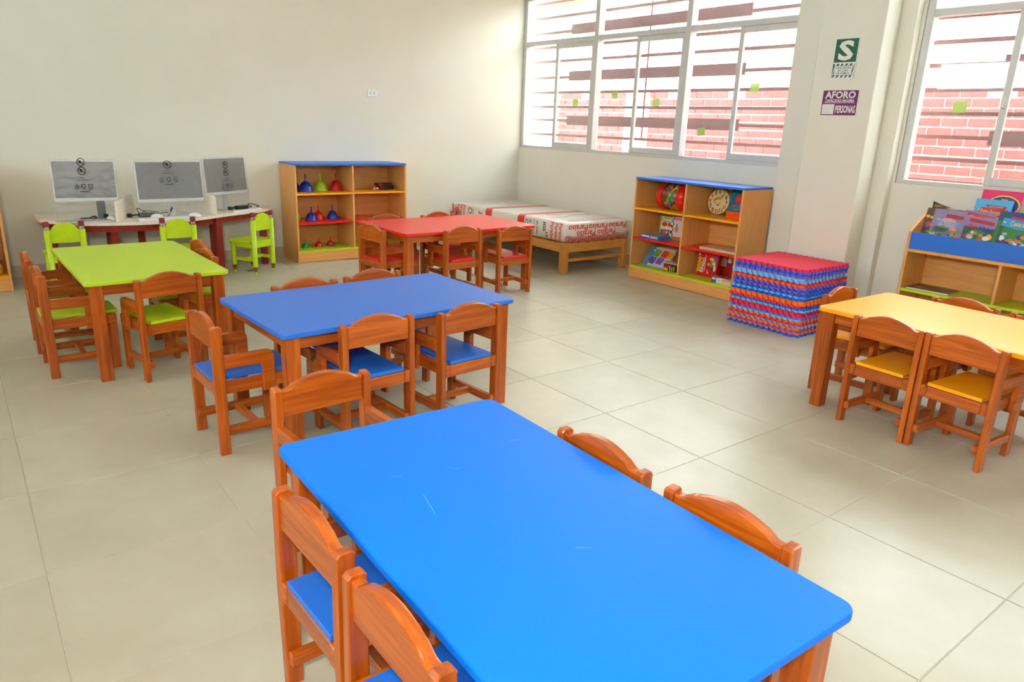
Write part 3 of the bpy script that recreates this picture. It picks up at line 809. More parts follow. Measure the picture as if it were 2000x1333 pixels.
# ---- keyboards, mice, adapters, cables on the half-moon table
def keyboard(x, y, rz, lab, w=.40):
    t = thing('keyboard', lab, 'keyboard', (x, y, HT + .0004), rz, 'white keyboards on the half-moon table')
    prism('keyboard_body', WHITE, t, rounded(-w / 2, w / 2, -.055, .055, .01, 3), 'z', 0, .012, .002)
    bm = bmesh.new()
    for j in range(5):
        for i in range(14):
            bx(bm, -w / 2 + .012 + i * (w - .024) / 14, -w / 2 + .009 + (i + 1) * (w - .024) / 14, -.047 + j * .019, -.031 + j * .019, .0121, .015)
    o = ob('keys', mesh('keys', bm, OFFW), t); o['kind'] = 'stuff'
    return t
k1 = keyboard(.14, 2.36, R(4), 'white keyboard in a clear bag before the leftmost computer', .36)
bm = bmesh.new(); nx = 20
VV = [[bm.verts.new((-.2 + .4 * i / nx, -.065 + .13 * j / 8, .018 + .002 * math.sin(i * 1.7 + j) + (-.012 if i in (0, nx) or j in (0, 8) else 0))) for i in range(nx + 1)] for j in range(9)]
for j in range(8):
    for i in range(nx): bm.faces.new((VV[j][i], VV[j][i + 1], VV[j + 1][i + 1], VV[j + 1][i]))
bg = ob('clear_sleeve', mesh('clear_sleeve', bm, film('clear_sleeve', (232, 234, 234), .25, .2, .1), True), k1)
P = Print((.02, 0, .021), (1, 0, 0), (0, 1, 0))
for q in range(7): P.ring(-.05 + q * .021, 0, .008, .011, .004, INK, 0, 10)
P.build('sleeve_print', bg)
keyboard(.70, 2.298, R(3), 'white keyboard before the middle computer', .40)
keyboard(1.462, 2.668, R(27.5), 'white keyboard lying at the right end of the half-moon table', .36)
def mouse(x, y, rz, lab):
    bm = bmesh.new(); bmesh.ops.create_uvsphere(bm, u_segments=20, v_segments=12, radius=1)
    for v in bm.verts:
        z = v.co.z * .034 if v.co.z > 0 else v.co.z * .004
        v.co = Vector((v.co.x * .031 * (1 - .08 * v.co.y), v.co.y * .052, .004 + z))
    t = thing('computer_mouse', lab, 'mouse', (x, y, HT + .0004), rz, 'white computer mice')
    ob('shell', mesh('shell', bm, WHITE, True), t)
    box('wheel', colour((120, 120, 124), .4), t, -.003, .003, .022, .034, .030, .037, .001)
mouse(.345, 2.50, R(0), 'white mouse beside the leftmost computer and the partition') if False else None
mouse(.315, 2.36, R(20), 'white mouse against the left partition')
mouse(.66, 2.395, R(70), 'white mouse on the table behind the middle keyboard')
mouse(.955, 2.385, R(60), 'white mouse half hidden in the bag of the middle computer')
def adapter(x, y, rz, lab, pts, w=.05, dz=0):
    t = thing('power_adapter', lab, 'power adapter', (x, y, HT + .0004 + dz), rz, 'black power adapters')
    box('brick_case', BLACK, t, -.065, .065, -w / 2, w / 2, 0, .032, .004, 2)
    for p in pts: tube('cable', BLACK, t, p, .0035, 7)
    box('plug', BLACK, t, -.15, -.118, -.018, .018, .0, .032, .004, 2)
    tube('plug_lead', BLACK, t, [(-.119, 0, .014), (-.09, .004, .018), (-.064, 0, .016)], .006, 7)
adapter(1.44, 2.672, R(28), 'black power adapter with coiled lead lying on the right-hand keyboard', [[(.065, 0, .018), (.09, .01, .022), (.115, .03, .03), (.13, .02, .02), (.12, -.005, .008), (.10, .02, .018), (.14, .045, .034), (.20, .05, .026), (.235, .035, .012), (.235, .012, .006), (.19, .0, .005)]], .05, .0155)
adapter(.612, 2.53, R(5), 'black power adapter with looped cable under the middle computer', [[(.065, 0, .02), (.09, -.03, .03), (.05, -.06, .045), (-.02, -.05, .055), (-.05, -.03, .03), (.0, -.045, .012), (.07, -.055, .02), (.14, -.03, .03), (.2, -.01, .012)],
                                                                                                                      [(-.06, -.02, .02), (-.075, -.03, .05), (-.08, -.03, .075), (-.05, -.04, .065), (-.01, -.05, .035), (.03, -.07, .01)]])
t = thing('power_cable', 'black cable bundle and plug under the leftmost computer', 'cable', (.17, 2.442, HT + .0004))
tube('cable', BLACK, t, [(-.06, -.01, .008), (-.05, .01, .014), (.0, .0, .016), (.04, .01, .028), (.055, .0, .022), (.03, -.01, .012), (-.02, -.012, .008), (-.06, -.01, .008)], .006, 7)
tube('cable', BLACK, t, [(.05, .0, .012), (.09, .01, .01), (.12, .0, .012)], .005, 7)
box('plug', BLACK, t, .105, .14, -.012, .012, .012, .046, .004, 2)
box('plug', BLACK, t, .145, .18, -.03, -.005, 0, .022, .004, 2)
tube('cable', WHITE, t, [(.125, -.02, .006), (.14, -.02, .03), (.165, -.02, .045), (.19, -.022, .03), (.2, -.03, .012)], .003, 6)
t = thing('cable_plug', 'small black plug on a lead rising before the middle computer', 'cable', (.77, 2.40, HT + .0004))
tube('cable', BLACK, t, [(-.03, .02, .004), (-.01, .02, .02), (.005, .02, .05)], .003, 6)
tube('plug', BLACK, t, [(.005, .02, .05), (.012, .02, .066), (.02, .02, .084)], .0075, 8, 2)

# ------------------------------------------------------------------ pencil chairs
def pencil_chair():
    t = thing('pencil_chair', 'x', 'chair', (0, 0, 0), 0, 'lime pencil chairs')
    for sx in (-1, 1):
        l = lathe('rear_leg', LIMEP, t, [(0.001, .072), (.0215, .072), (.0225, .085), (.0225, .490), (.0001, .490)], 18, (sx * .115, .0, 0))
        lathe('ferrule', FERR, l, [(.0205, .490), (.0212, .4915), (.0195, .497), (.0212, .502), (.0195, .507), (.0212, .512), (.0205, .515)], 18)
        lathe('eraser', RUBB, l, [(.0195, .515), (.0205, .518), (.0205, .550), (.018, .555), (0, .555)], 18)
        lathe('wood_tip', TIP, l, [(.0213, .0715), (.0125, .028), (.0001, .028)], 18)
        lathe('lead', LIMEP, l, [(.0122, .0278), (.011, .006), (.009, 0), (.0001, 0)], 14)
        l = lathe('front_leg', LIMEP, t, [(0.001, .072), (.0215, .072), (.0225, .085), (.0225, .283), (.0001, .283)], 18, (sx * .115, .24, 0))
        lathe('wood_tip', TIP, l, [(.0213, .0715), (.0125, .028), (.0001, .028)], 18)
        lathe('lead', LIMEP, l, [(.0122, .0278), (.011, .006), (.009, 0), (.0001, 0)], 14)
        box('stretcher', LIMEP, t, sx * .115 - .010, sx * .115 + .010, .018, .222, .120, .146, .002)
        box('side_rail', LIMEP, t, sx * .115 - .010, sx * .115 + .010, .018, .222, .240, .2835, .002)
    box('back_rail', LIMEP, t, -.097, .097, -.010, .010, .240, .2835, .002)
    box('front_rail', LIMEP, t, -.097, .097, .230, .250, .240, .2835, .002)
    box('cross_stretcher', LIMEP, t, -.104, .104, .11, .13, .122, .144, .002)
    prism('seat', LIMEP, t, [(-.092, -.012), (.092, -.012), (.092, .026), (.148, .026)] + [(.148 - .02 * (1 - math.cos(a)), .262 + .02 * math.sin(a)) for a in (0, .5, 1.0, 1.57)] + [(-.128 - .02 * math.cos(a), .262 + .02 * math.sin(a)) for a in (1.57, 1.0, .5, 0)] + [(-.148, .026), (-.092, .026)], 'z', .284, .302, .003)
    arc = [(.0945 * math.cos(a), .47 + .075 * math.sin(a)) for a in [PI * k / 18 for k in range(19)]]
    prism('backrest', LIMEP, t, [(-.0945, .392), (.0945, .392)] + arc, 'y', -.011, .011, .003)
    return t
pc = pencil_chair(); pc['label'] = 'lime pencil-leg chair at the left end of the half-moon table'
pc.location = (-.028, 2.225, 0); pc.rotation_euler = (0, 0, R(-1)); pc.scale = (1.0,) * 3
dup(pc, (.745, 2.08, 0), R(2), 'lime pencil-leg chair before the middle computer, behind the lime table', None, 1.02)
dup(pc, (1.498, 2.306, 0), R(30), 'lime pencil-leg chair standing clear at the right of the half-moon table', None, 1.0)
o = box('floor_paper', colour((120, 104, 76), .8), None, -.05, .05, -.035, .035, 0, .001, 0, 1, (1.43, 2.47, .0002), (0, 0, .5))
tag(o, 'small dark paper scrap on the floor under the right-hand pencil chair', 'paper')

# ------------------------------------------------------------------ bed with wrapped mattress
bx0, bx1, by0, by1 = 3.93, 4.815, .963, 2.93
bed = thing('bed_frame', 'low pine bed frame under the wide window', 'bed', ((bx0 + bx1) / 2, (by0 + by1) / 2, 0))
hx, hy = (bx1 - bx0) / 2, (by1 - by0) / 2
for sx in (-1, 1):
    for sy in (-1, 1):
        l = box('leg', MP['z'], bed, *sorted((sx * hx, sx * (hx - .068))), *sorted((sy * hy, sy * (hy - .068))), 0, .305, .005, 2)
        if sy < 0:
            for q in (.022, .044):
                box('groove', colour((168, 110, 44), .6), l, sx * (hx - q) - .0015, sx * (hx - q) + .0015, -hy - .0006, -hy + .002, .002, .303, 0)
    box('side_rail', MP['y'], bed, *sorted((sx * (hx - .008), sx * (hx - .034))), -hy + .0685, hy - .0685, .210, .298, .003)
for sy in (-1, 1):
    box('end_rail', MP['x'], bed, -hx + .0685, hx - .0685, *sorted((sy * (hy - .008), sy * (hy - .034))), .210, .300, .003)
    box('end_stretcher', MP['x'], bed, -hx + .0685, hx - .0685, *sorted((sy * (hy - .02), sy * (hy - .045))), .114, .146, .003)
for k in range(9):
    y = -hy + .14 + k * (2 * hy - .28) / 8
    box('slat', MP['x'], bed, -hx + .0345, hx - .0345, y - .035, y + .035, .278, .294, .002)
# mattress
mat, nt, b = base_mat('mattress_wrap')
tc = nt.nodes.new('ShaderNodeTexCoord'); sp = nt.nodes.new('ShaderNodeSeparateXYZ'); nt.links.new(tc.outputs['Object'], sp.inputs[0])
def band(c, hw):
    a = nt.nodes.new('ShaderNodeMath'); a.operation = 'SUBTRACT'; nt.links.new(sp.outputs['Y'], a.inputs[0]); a.inputs[1].default_value = c
    a2 = nt.nodes.new('ShaderNodeMath'); a2.operation = 'ABSOLUTE'; nt.links.new(a.outputs[0], a2.inputs[0])
    a3 = nt.nodes.new('ShaderNodeMath'); a3.operation = 'LESS_THAN'; nt.links.new(a2.outputs[0], a3.inputs[0]); a3.inputs[1].default_value = hw
    return a3
ym = 1.945
b1, b2 = band(2.225 - ym, .058), band(1.655 - ym, .055)
mx = nt.nodes.new('ShaderNodeMath'); mx.operation = 'MAXIMUM'; nt.links.new(b1.outputs[0], mx.inputs[0]); nt.links.new(b2.outputs[0], mx.inputs[1])
mix = nt.nodes.new('ShaderNodeMix'); mix.data_type = 'RGBA'; nt.links.new(mx.outputs[0], mix.inputs[0])
mix.inputs[6].default_value = lin((232, 226, 216)) + (1,); mix.inputs[7].default_value = lin((222, 40, 34)) + (1,)
nt.links.new(mix.outputs[2], b.inputs['Base Color'])
b.inputs['Roughness'].default_value = .28; b.inputs['Coat Weight'].default_value = .5; b.inputs['Coat Roughness'].default_value = .12
nn = nt.nodes.new('ShaderNodeTexNoise'); nn.inputs['Scale'].default_value = 14; nn.inputs['Detail'].default_value = 3; nn.inputs['Distortion'].default_value = 1.2
bp = nt.nodes.new('ShaderNodeBump'); bp.inputs['Strength'].default_value = .35; bp.inputs['Distance'].default_value = .01
nt.links.new(tc.outputs['Object'], nn.inputs['Vector']); nt.links.new(nn.outputs['Fac'], bp.inputs['Height']); nt.links.new(bp.outputs['Normal'], b.inputs['Normal']); nt.links.new(bp.outputs['Normal'], b.inputs['Coat Normal'])
mt = thing('mattress', 'mattress in white plastic wrap with red stripes and red lettering on the pine bed', 'mattress', ((bx0 + bx1) / 2, ym, .306))
mhx, mhy, mh = hx - .004, .975, .195
bm = bmesh.new(); bx(bm, -mhx, mhx, -mhy, mhy, 0, mh)
bmesh.ops.bevel(bm, geom=bm.edges[:], offset=.035, segments=4, affect='EDGES', profile=.5)
ob('mattress_body', mesh('mattress_body', bm, mat, True), mt)
# loose end of the wrap at the far left corner and along the foot
def frill(name, pts, m, amp, nz=5):
    bm = bmesh.new(); rows = []
    for k, (x, y, z, ox, oy, hgt) in enumerate(pts):
        row = []
        for j in range(nz + 1):
            w = amp * math.sin(k * 1.9 + j * 1.3) * j / nz
            row.append(bm.verts.new((x + ox * j / nz + w * .6, y + oy * j / nz + w, z + hgt * j / nz + w)))
        rows.append(row)
    for A, B in zip(rows, rows[1:]):
        for j in range(nz): bm.faces.new((A[j], A[j + 1], B[j + 1], B[j]))
    return ob(name, mesh(name, bm, m, True), mt)
frill('loose_wrap', [(-mhx - .001, .80 + .16 * k / 14, .05 + .08 * math.sin(k / 14 * PI), -.06, .02, .06 * math.cos(k * .9)) for k in range(15)], film('red_printed_wrap', (214, 60, 56), .7, .2, .1), .012)
frill('wrap_skirt', [(-mhx + 2 * mhx * k / 30, -mhy - .003, .062 + .008 * math.sin(k * 1.1), 0, -.010 - .006 * math.sin(k * .8), -.062 + .010 * math.sin(k * 1.7)) for k in range(31)], film('pink_clear_wrap', (226, 110, 110), .4, .15, .1), .002)
P = Print((0, -mhy, 0), (1, 0, 0), (0, 0, 1))
for j, (z, xs) in enumerate(((.138, (-.268, .0, .268)), (.078, (-.16, .12)), (.028, (-.262, .0, .262)))):
    for x in xs:
        P.text('Paraiso', x, z, .252, .058 if j < 2 else .042, REDINK, 0, .02, PI if j < 2 else 0); P.piece('printed_word', mt)
P = Print((-mhx, 0, 0), (0, -1, 0), (0, 0, 1))   # u runs towards the foot
def side(y): return ym - y
for y, s, w, h, m, bo in ((1.44, 'Destino,', .15, .026, INK, 0), (1.385, 'en tres', .13, .026, INK, .02), (1.275, 'IGS', .09, .045, INK, .03)):
    P.text(s, side(y), .10 if s != 'IGS' else .12, w, h, m, 0, bo, -PI / 2); P.piece('printed_word', mt)
P.text('15', side(1.235), .045, .05, .036, INK, 0, .02, -PI / 2); P.piece('printed_word', mt)
for k, y in enumerate((1.155, 1.09, 1.03)): P.text('Paraiso', side(y), .095 - .004 * (k % 2), .172, .052, REDINK, 0, .02, -PI / 2); P.piece('printed_word', mt)
for y, z in ((1.50, .15), (2.40, .13), (2.46, .07)): P.ring(side(y), z, .016, .016, .008, INK, 0); P.piece('printed_mark', mt)
for y in (1.20, 1.18): P.rect(side(y) - .003, .03, side(y) + .003, .15, PINKINK, 0); P.piece('printed_mark', mt)
for y, z in ((1.56, .12), (2.36, .09)): P.ring(side(y), z, .03, .045, .012, GREY, 0); P.piece('printed_mark', mt)
P.ring(side(2.58), .13, .04, .035, .010, INK, 0); P.piece('printed_mark', mt); P.text('en tres', side(2.52), .12, .08, .022, INK, 0, .02, -PI / 2); P.piece('printed_word', mt)
for k, y in enumerate((2.70, 2.76, 2.82)): P.text('Paraiso', side(y), .10, .16, .046, REDINK, 0, .02, -PI / 2); P.piece('printed_word', mt)

P = Print((0, 0, mh), (1, 0, 0), (0, 1, 0))
for j, y in enumerate((-.925, -.86)):
    for x in (-.25 + .05 * j, .05, .28): P.text('Paraiso', x, y, .22, .042, REDINK, 0, .02, PI); P.piece('printed_word', mt)
for x, y, w in ((-.2, -.62, .25), (.12, -.55, .3), (-.1, -.42, .22), (.2, .55, .35), (-.15, .68, .3), (.05, .80, .4)): P.rect(x - w / 2, y - .012, x + w / 2, y + .012, GREY, 0); P.piece('printed_mark', mt)
P.rect(-.40, -.80, -.30, -.35, PINKINK, 0); P.piece('printed_mark', mt)


# ------------------------------------------------------------------ foam puzzle mats
MC = {'red': colour((232, 44, 76), .7), 'purple': colour((156, 90, 196), .7), 'blue': colour((10, 100, 222), .7), 'light blue': colour((108, 194, 244), .7), 'orange': colour((255, 118, 10), .7)}
HM = .286; TH = .0162; NT = 12
out = []
sides = [((-HM, -HM), (1, 0)), ((HM, -HM), (0, 1)), ((HM, HM), (-1, 0)), ((-HM, HM), (0, -1))]
for (x, y), (dx, dy) in sides:
    nx_, ny_ = dy, -dx
    st = 2 * HM / NT
    for k in range(NT):
        a, b_ = k * st + .004, k * st + st * .54
        d = .019
        for q, o_ in ((a + .002, 0), (a - .001, d), (b_ + .001, d), (b_ - .002, 0)):
            out.append((x + dx * q + nx_ * o_, y + dy * q + ny_ * o_))
bm = bmesh.new(); prism_bm(bm, out, 'z', 0, TH - .0006)
mat_me = mesh('foam_mat', bm, MC['red'])
order = ['blue', 'orange', 'purple', 'orange', 'light blue', 'red', 'orange', 'light blue', 'purple', 'red', 'red', 'light blue', 'blue', 'red', 'orange', 'orange', 'blue', 'light blue', 'blue', 'purple', 'blue', 'purple', 'orange', 'red', 'light blue', 'light blue', 'purple', 'blue', 'purple', 'red']
n = len(order); TH = .0158
ords = 'topmost|second|third|fourth|fifth|sixth|seventh|eighth|ninth|tenth|eleventh|twelfth|thirteenth|fourteenth|fifteenth|sixteenth|seventeenth|eighteenth|nineteenth|twentieth|twenty-first|twenty-second|twenty-third|twenty-fourth|twenty-fifth|twenty-sixth|twenty-seventh|twenty-eighth|twenty-ninth|lowest'.split('|')
rm = random.Random(3)
for k, c in enumerate(order):
    q = k / (n - 1)
    jx, jy = rm.uniform(-.012, .012), rm.uniform(-.012, .012)
    x, y = 4.252 + .045 * q + jx, -1.238 + .038 * q + jy
    if k >= n - 2: x += .03; y += .012
    o = ob('foam_mat', mat_me, None, (x, y, k * TH + .0003), (0, 0, R(rm.uniform(-1.2, 1.2))))
    o.material_slots[0].link = 'OBJECT'; o.material_slots[0].material = MC[c]
    w = ords[n - 1 - k] if k else 'lowest'
    tag(o, '%s interlocking foam mat, %s of the stack beside the column' % (c, w if w in ('topmost', 'lowest') else w + ' from the top'), 'foam mat', 'stacked foam mats')

# ------------------------------------------------------------------ signs, outlet
XS = 4.675
def sign(label, yc, zc, w, h, fn):
    t = thing('wall_sign', label, 'sign', (XS - .001, yc, zc))
    box('sign_board', OFFW, t, -.003, 0, -w / 2, w / 2, -h / 2, h / 2, .0005)
    P = Print((-.003, 0, 0), (0, -1, 0), (0, 0, 1)); fn(P); P.build('sign_print', t)
def s1(P):
    P.rect(-.085, -.025, .085, .135, GREENS, 0); P.text('S', 0, .055, .115, .138, OFFW, 1, .035)
    P.rect(-.085, -.130, .085, -.035, GREENS, 0)
    for k in range(-3, 8):
        x = -.085 + k * .034 - .02; y0, y1 = -.130, -.035
        pts = [(x, y0), (x + .017, y0), (x + .017 + .07, y1), (x + .07, y1)]
        pts = [(min(max(px, -.085), .085), py) for px, py in pts]
        if pts[1][0] - pts[0][0] > .001 or pts[2][0] - pts[3][0] > .001: P.poly(pts, OFFW, 1)
    P.rect(-.068, -.116, .068, -.049, GREENS, 2); P.rect(-.066, -.114, .066, -.051, OFFW, 3)
    for q, s in enumerate(('ZONA SEGURA', 'EN CASO', 'DE SISMOS')): P.text(s, 0, -.0635 - q * .019, (.118, .078, .098)[q], .0145, GREENS, 4, .02)
def s2(P):
    P.rect(-.137, -.088, .137, .088, PURP, 0)
    P.text('AFORO', 0, .056, .235, .052, OFFW, 1, .03); P.text('CAPACIDAD MAXIMA', 0, .015, .225, .021, OFFW, 1, .02)
    P.rect(-.118, -.001, .118, .002, OFFW, 1); P.rect(-.130, -.081, -.035, -.010, OFFW, 1)
    P.text('PERSONAS', .052, -.045, .155, .054, OFFW, 1, .03)
sign('green and white S safety sign on the column', -1.160, 1.932, .188, .285, s1)
sign('purple and white capacity sign on the column, below the green sign', -1.170, 1.624, .290, .192, s2)
t = thing('wall_outlet', 'white double wall outlet on the back wall', 'outlet', (2.973, YB - .0005, 1.640))
prism('cover_plate', WHITE, t, rounded(-.058, .058, -.035, .035, .006, 3), 'y', -.010, 0, .002)
P = Print((0, -.010, 0), (1, 0, 0), (0, 0, 1))
for cx in (-.02, .022):
    P.ell(cx, .009, .005, .0045, GREY, 0, 10); P.ell(cx, -.009, .005, .0045, GREY, 0, 10); P.ell(cx - .013, 0, .0035, .0035, GREY, 0, 10)
P.build('outlet_slots', t)

# ------------------------------------------------------------------ board games on the second shelf
ZY, ZR, ZG = .6725, .3915, .1205
def carton(name, label, cat, loc, rot, w, h, d, m, fn=None, cover='cover_print', group=None):
    """upright box: front face towards local -y, w wide, h high, d deep, origin at front bottom centre"""
    t = thing(name, label, cat, loc, 0, group); t.rotation_euler = rot
    box('box_body', m, t, -w / 2, w / 2, 0, d, 0, h, .0015)
    if fn:
        P = Print((0, 0, 0), (1, 0, 0), (0, 0, 1)); fn(P, w, h); P.build(cover, t)
    return t
FX = (0, 0, -PI / 2)   # front faces -x
def fx(lean=0, tw=0): return (lean, 0, -PI / 2 + tw)
C = colour
# transparent toy bag
t = thing('toy_bag', 'clear bag with red ends full of coloured plastic pieces on the game shelf', 'bag', (4.66, .262, ZY))
prof = []
bm = bmesh.new(); nr, nl = 26, 18; rings = []
for j in range(nl + 1):
    yy = -.165 + .33 * j / nl; e = abs(yy) / .165
    rr = .118 * (1 - e ** 6 * .55)
    rings.append([bm.verts.new((rr * math.cos(2 * PI * k / nr), yy, max(.0, .121 + rr * math.sin(2 * PI * k / nr) * (1 if math.sin(2 * PI * k / nr) > 0 else 1.02)))) for k in range(nr)])
for A, B in zip(rings, rings[1:]):
    for k in range(nr): bm.faces.new((A[k], B[k], B[(k + 1) % nr], A[(k + 1) % nr]))
ob('clear_bag', mesh('clear_bag', bm, film('clear_toy_bag', (236, 120, 90), .12, .1, .1), True), t)
for s in (-1, 1):
    bm = bmesh.new(); rings = []
    for rr, yy in ((.119, .085), (.119, .115), (.116, .140), (.105, .158), (.075, .168), (.03, .170)):
        rings.append([bm.verts.new((rr * math.cos(2 * PI * k / nr), s * yy, max(.0005, .121 + rr * math.sin(2 * PI * k / nr)))) for k in range(nr)])
    for A, B in zip(rings, rings[1:]):
        for k in range(nr): bm.faces.new((A[k], B[k], B[(k + 1) % nr], A[(k + 1) % nr]))
    bm.faces.new(rings[-1])
    ob('red_end', mesh('red_end', bm, C((226, 28, 16), .2), True), t)
rr_ = random.Random(5)
cs = [(250, 170, 10), (250, 190, 30), (20, 190, 60), (210, 40, 50), (250, 120, 20), (60, 110, 190), (20, 130, 60), (250, 200, 60), (200, 30, 40)]
for k in range(46):
    a = rr_.uniform(0, 2 * PI); q = .112 * math.sqrt(rr_.uniform(.55, .72)); yy = rr_.uniform(-.085, .085)
    bm = bmesh.new(); bx(bm, -.02, .02, -.024, .024, -.02, .02, .008, 2)
    o = ob('toy_piece', mesh('toy_piece', bm, C(cs[k % len(cs)], .3), True), t, (q * math.cos(a), yy, .122 + q * math.sin(a)), (rr_.uniform(0, 3), rr_.uniform(0, 3), rr_.uniform(0, 3)))
# clock puzzle
t = thing('clock_puzzle', 'round wooden number clock puzzle standing upside down on the game shelf', 'puzzle', (4.785, -.125, ZY + .113)); t.rotation_euler = fx(R(-9))
DISC = plain('birch_ply', (232, 206, 132), .5, var=.04)
bm = bmesh.new(); lathe_bm(bm, [(0, 0), (.110, 0), (.112, .002), (.112, .010), (.110, .012), (0, .012)], 40)
o = ob('disc', mesh('disc', bm, DISC), t); o.rotation_euler = (PI / 2, 0, 0); 
P = Print((0, -.012, 0), (1, 0, 0), (0, 0, 1))
pal = [(190, 24, 30), (80, 30, 120), (214, 90, 20), (20, 90, 60), (40, 60, 170), (230, 180, 20)]
for h in range(1, 13):
    a = PI / 2 - 2 * PI * h / 12 + PI
    P.text(str(h), .086 * math.cos(a), .086 * math.sin(a), .021 if h < 10 else .032, .036, C(pal[(h * 2) % 6]), 1, .03, PI if h not in (6, 9) else 0)
for x, y, rx, ry, c in ((.0, .03, .03, .014, (230, 140, 20)), (-.03, .02, .014, .008, (190, 40, 40)), (-.045, .005, .008, .01, (60, 130, 200)), (.01, -.015, .022, .010, (220, 150, 190)), (.03, .05, .012, .008, (60, 120, 210)), (-.03, -.015, .010, .007, (130, 190, 40)), (.04, .02, .012, .012, (230, 190, 150)), (.0, -.03, .014, .007, (70, 110, 90))):
    P.ell(x, y, rx, ry, C(c), 0, 12)
P.build('numbers', t)
# flower puzzle board + red plastic box
def fp(P, w, h):
    P.rect(-w / 2, 0, w / 2, h, C((26, 110, 150)), 0); P.ell(-.06, .24, .04, .03, C((20, 140, 50)), 1); P.ell(.05, .23, .05, .03, C((30, 160, 190)), 1)
    P.flower(-.045, .165, .04, C((222, 40, 20)), C((240, 90, 30))); P.flower(.04, .175, .034, C((150, 20, 50)), C((240, 200, 200))); P.flower(.01, .10, .042, C((170, 80, 180)), C((240, 220, 240)), 2)
    P.ell(-.05, .06, .03, .02, C((30, 170, 70)), 1); P.ell(.05, .05, .04, .018, C((40, 160, 80)), 1); P.ell(.0, .03, .03, .014, C((220, 90, 170)), 1); P.ell(-.08, .1, .02, .012, C((230, 70, 40)), 2)
carton('flower_puzzle', 'flat puzzle board with painted flowers leaning behind the orange box on the game shelf', 'puzzle', (4.72, -.395, ZY), fx(R(-14)), .27, .245, .008, C((36, 90, 60)), fp)
t = thing('orange_box', 'orange translucent plastic box on the right end of the game shelf top row', 'box', (4.60, -.445, ZY)); t.rotation_euler = FX
prism('box_body', C((250, 84, 16), .2), t, rounded(-.105, .105, 0, .11, .01, 3), 'z', 0, .052, .003)
prism('lid', C((252, 112, 40), .2), t, rounded(-.108, .108, -.003, .113, .01, 3), 'z', .0525, .064, .002)
# dama / ludo box
def fd(P, w, h):
    P.rect(-w / 2, 0, w / 2, h, C((40, 140, 70)), 0); P.rect(-w / 2 + .01, .008, w / 2 - .012, h - .008, C((206, 200, 90)), 1)
    n = 6
    for i in range(3):
        for j in range(7):
            P.rect(.028 + i * .022, .02 + j * .026, .05 + i * .022, .046 + j * .026, INK if (i + j) % 2 else C((240, 190, 160)), 2)
    P.rect(-.085, .015, .02, .075, C((90, 80, 150)), 2); P.ell(-.04, .045, .022, .02, C((220, 60, 40)), 3); P.ell(-.01, .05, .014, .014, C((250, 160, 40)), 3); P.ell(-.065, .04, .012, .014, C((40, 120, 90)), 3)
    P.ell(-.045, .125, .03, .02, C((206, 30, 30)), 2); P.ell(.01, .125, .02, .018, C((206, 40, 30)), 3)
    for k, x in enumerate((-.078, -.042, -.006, .030)): P.ell(x, .168, .019, .020, C(((206, 40, 50), (40, 140, 70), (150, 60, 120), (90, 150, 210))[k]), 3)
    P.text('DAMA', -.024, .168, .125, .026, OFFW, 4, .03); P.text('LUDO', -.012, .092, .125, .028, OFFW, 4, .03)
carton('dama_ludo_game', 'board game box lettered DAMA LUDO on the red shelf board', 'board game', (4.74, .398, ZR), fx(R(-6), .12), .205, .205, .032, C((190, 190, 60)), fd)
def fpk(P, w, h):
    P.rect(-w / 2, 0, w / 2, .012, C((110, 170, 60)), 0); P.rect(-w / 2, .012, w / 2, .03, C((206, 70, 60)), 0)
    P.ell(-.02, .10, .022, .03, C((200, 130, 90)), 0); P.ell(-.022, .135, .012, .014, C((120, 150, 80)), 1); P.rect(-.05, h - .03, .05, h - .012, C((214, 120, 130)), 0)
carton('pink_game_box', 'pale pink box half hidden by the divider beside the lettered game box', 'box', (4.70, .245, ZR), fx(R(-5), -.05), .12, .215, .03, C((226, 198, 204)), fpk)
t = thing('blue_game_box', 'flat blue game box lying on the red shelf board', 'board game', (4.51, .415, ZR)); t.rotation_euler = (0, 0, -PI / 2 - .06)
box('box_body', C((60, 130, 200), .35), t, -.118, .118, 0, .16, 0, .034, .0015)
P = Print((0, 0, 0), (1, 0, 0), (0, 0, 1)); P.rect(-.118, .0, .118, .010, C((80, 60, 150)), 0); P.rect(-.10, .014, .0, .028, OFFW, 0); P.ell(.03, .018, .014, .010, C((240, 190, 120)), 0); P.ell(.06, .018, .012, .009, C((240, 220, 180)), 0); P.ell(.09, .018, .010, .010, C((160, 220, 250)), 0); P.build('side_print', t)
P = Print((0, .08, .034), (1, 0, 0), (0, 1, 0)); P.rect(-.10, -.065, .10, .065, C((150, 130, 130)), 0); P.build('cover_print', t)
# puzzle play-mat pack
def fm(P, w, h):
    P.rect(-w / 2, 0, -w / 2 + .075, h, C((60, 150, 220)), 0); P.rect(-w / 2 + .06, 0, w / 2, h, C((196, 200, 214)), 1)
    for x, y, c in ((-.045, .150, (96, 176, 40)), (.048, .150, (240, 66, 10)), (-.06, .066, (40, 90, 190)), (.03, .07, (130, 90, 190)), (.118, .150, (250, 170, 30))):
        P.rect(x - .036, y - .036, x + .036, y + .036, C(c), 2)
        for a in range(4): P.ell(x + .036 * math.cos(a * PI / 2 + .4), y + .036 * math.sin(a * PI / 2 + .4), .011, .011, C(c), 2, 10)
        P.ell(x - .012, y - .01, .012, .011, C((250, 110, 40) if c[1] > 100 else (230, 40, 40)), 3, 10); P.ell(x + .014, y + .014, .009, .009, C((250, 150, 30) if c[0] < 100 else (90, 160, 60)), 3, 10)
    for k in range(7): P.ell(-w / 2 + .05 + .006 * (k % 3), .02 + k * .026, .010, .010, C(((206, 50, 60), (230, 200, 80), (70, 120, 200), (220, 90, 120), (150, 80, 160), (90, 170, 90), (240, 220, 200))[k]), 2, 10)
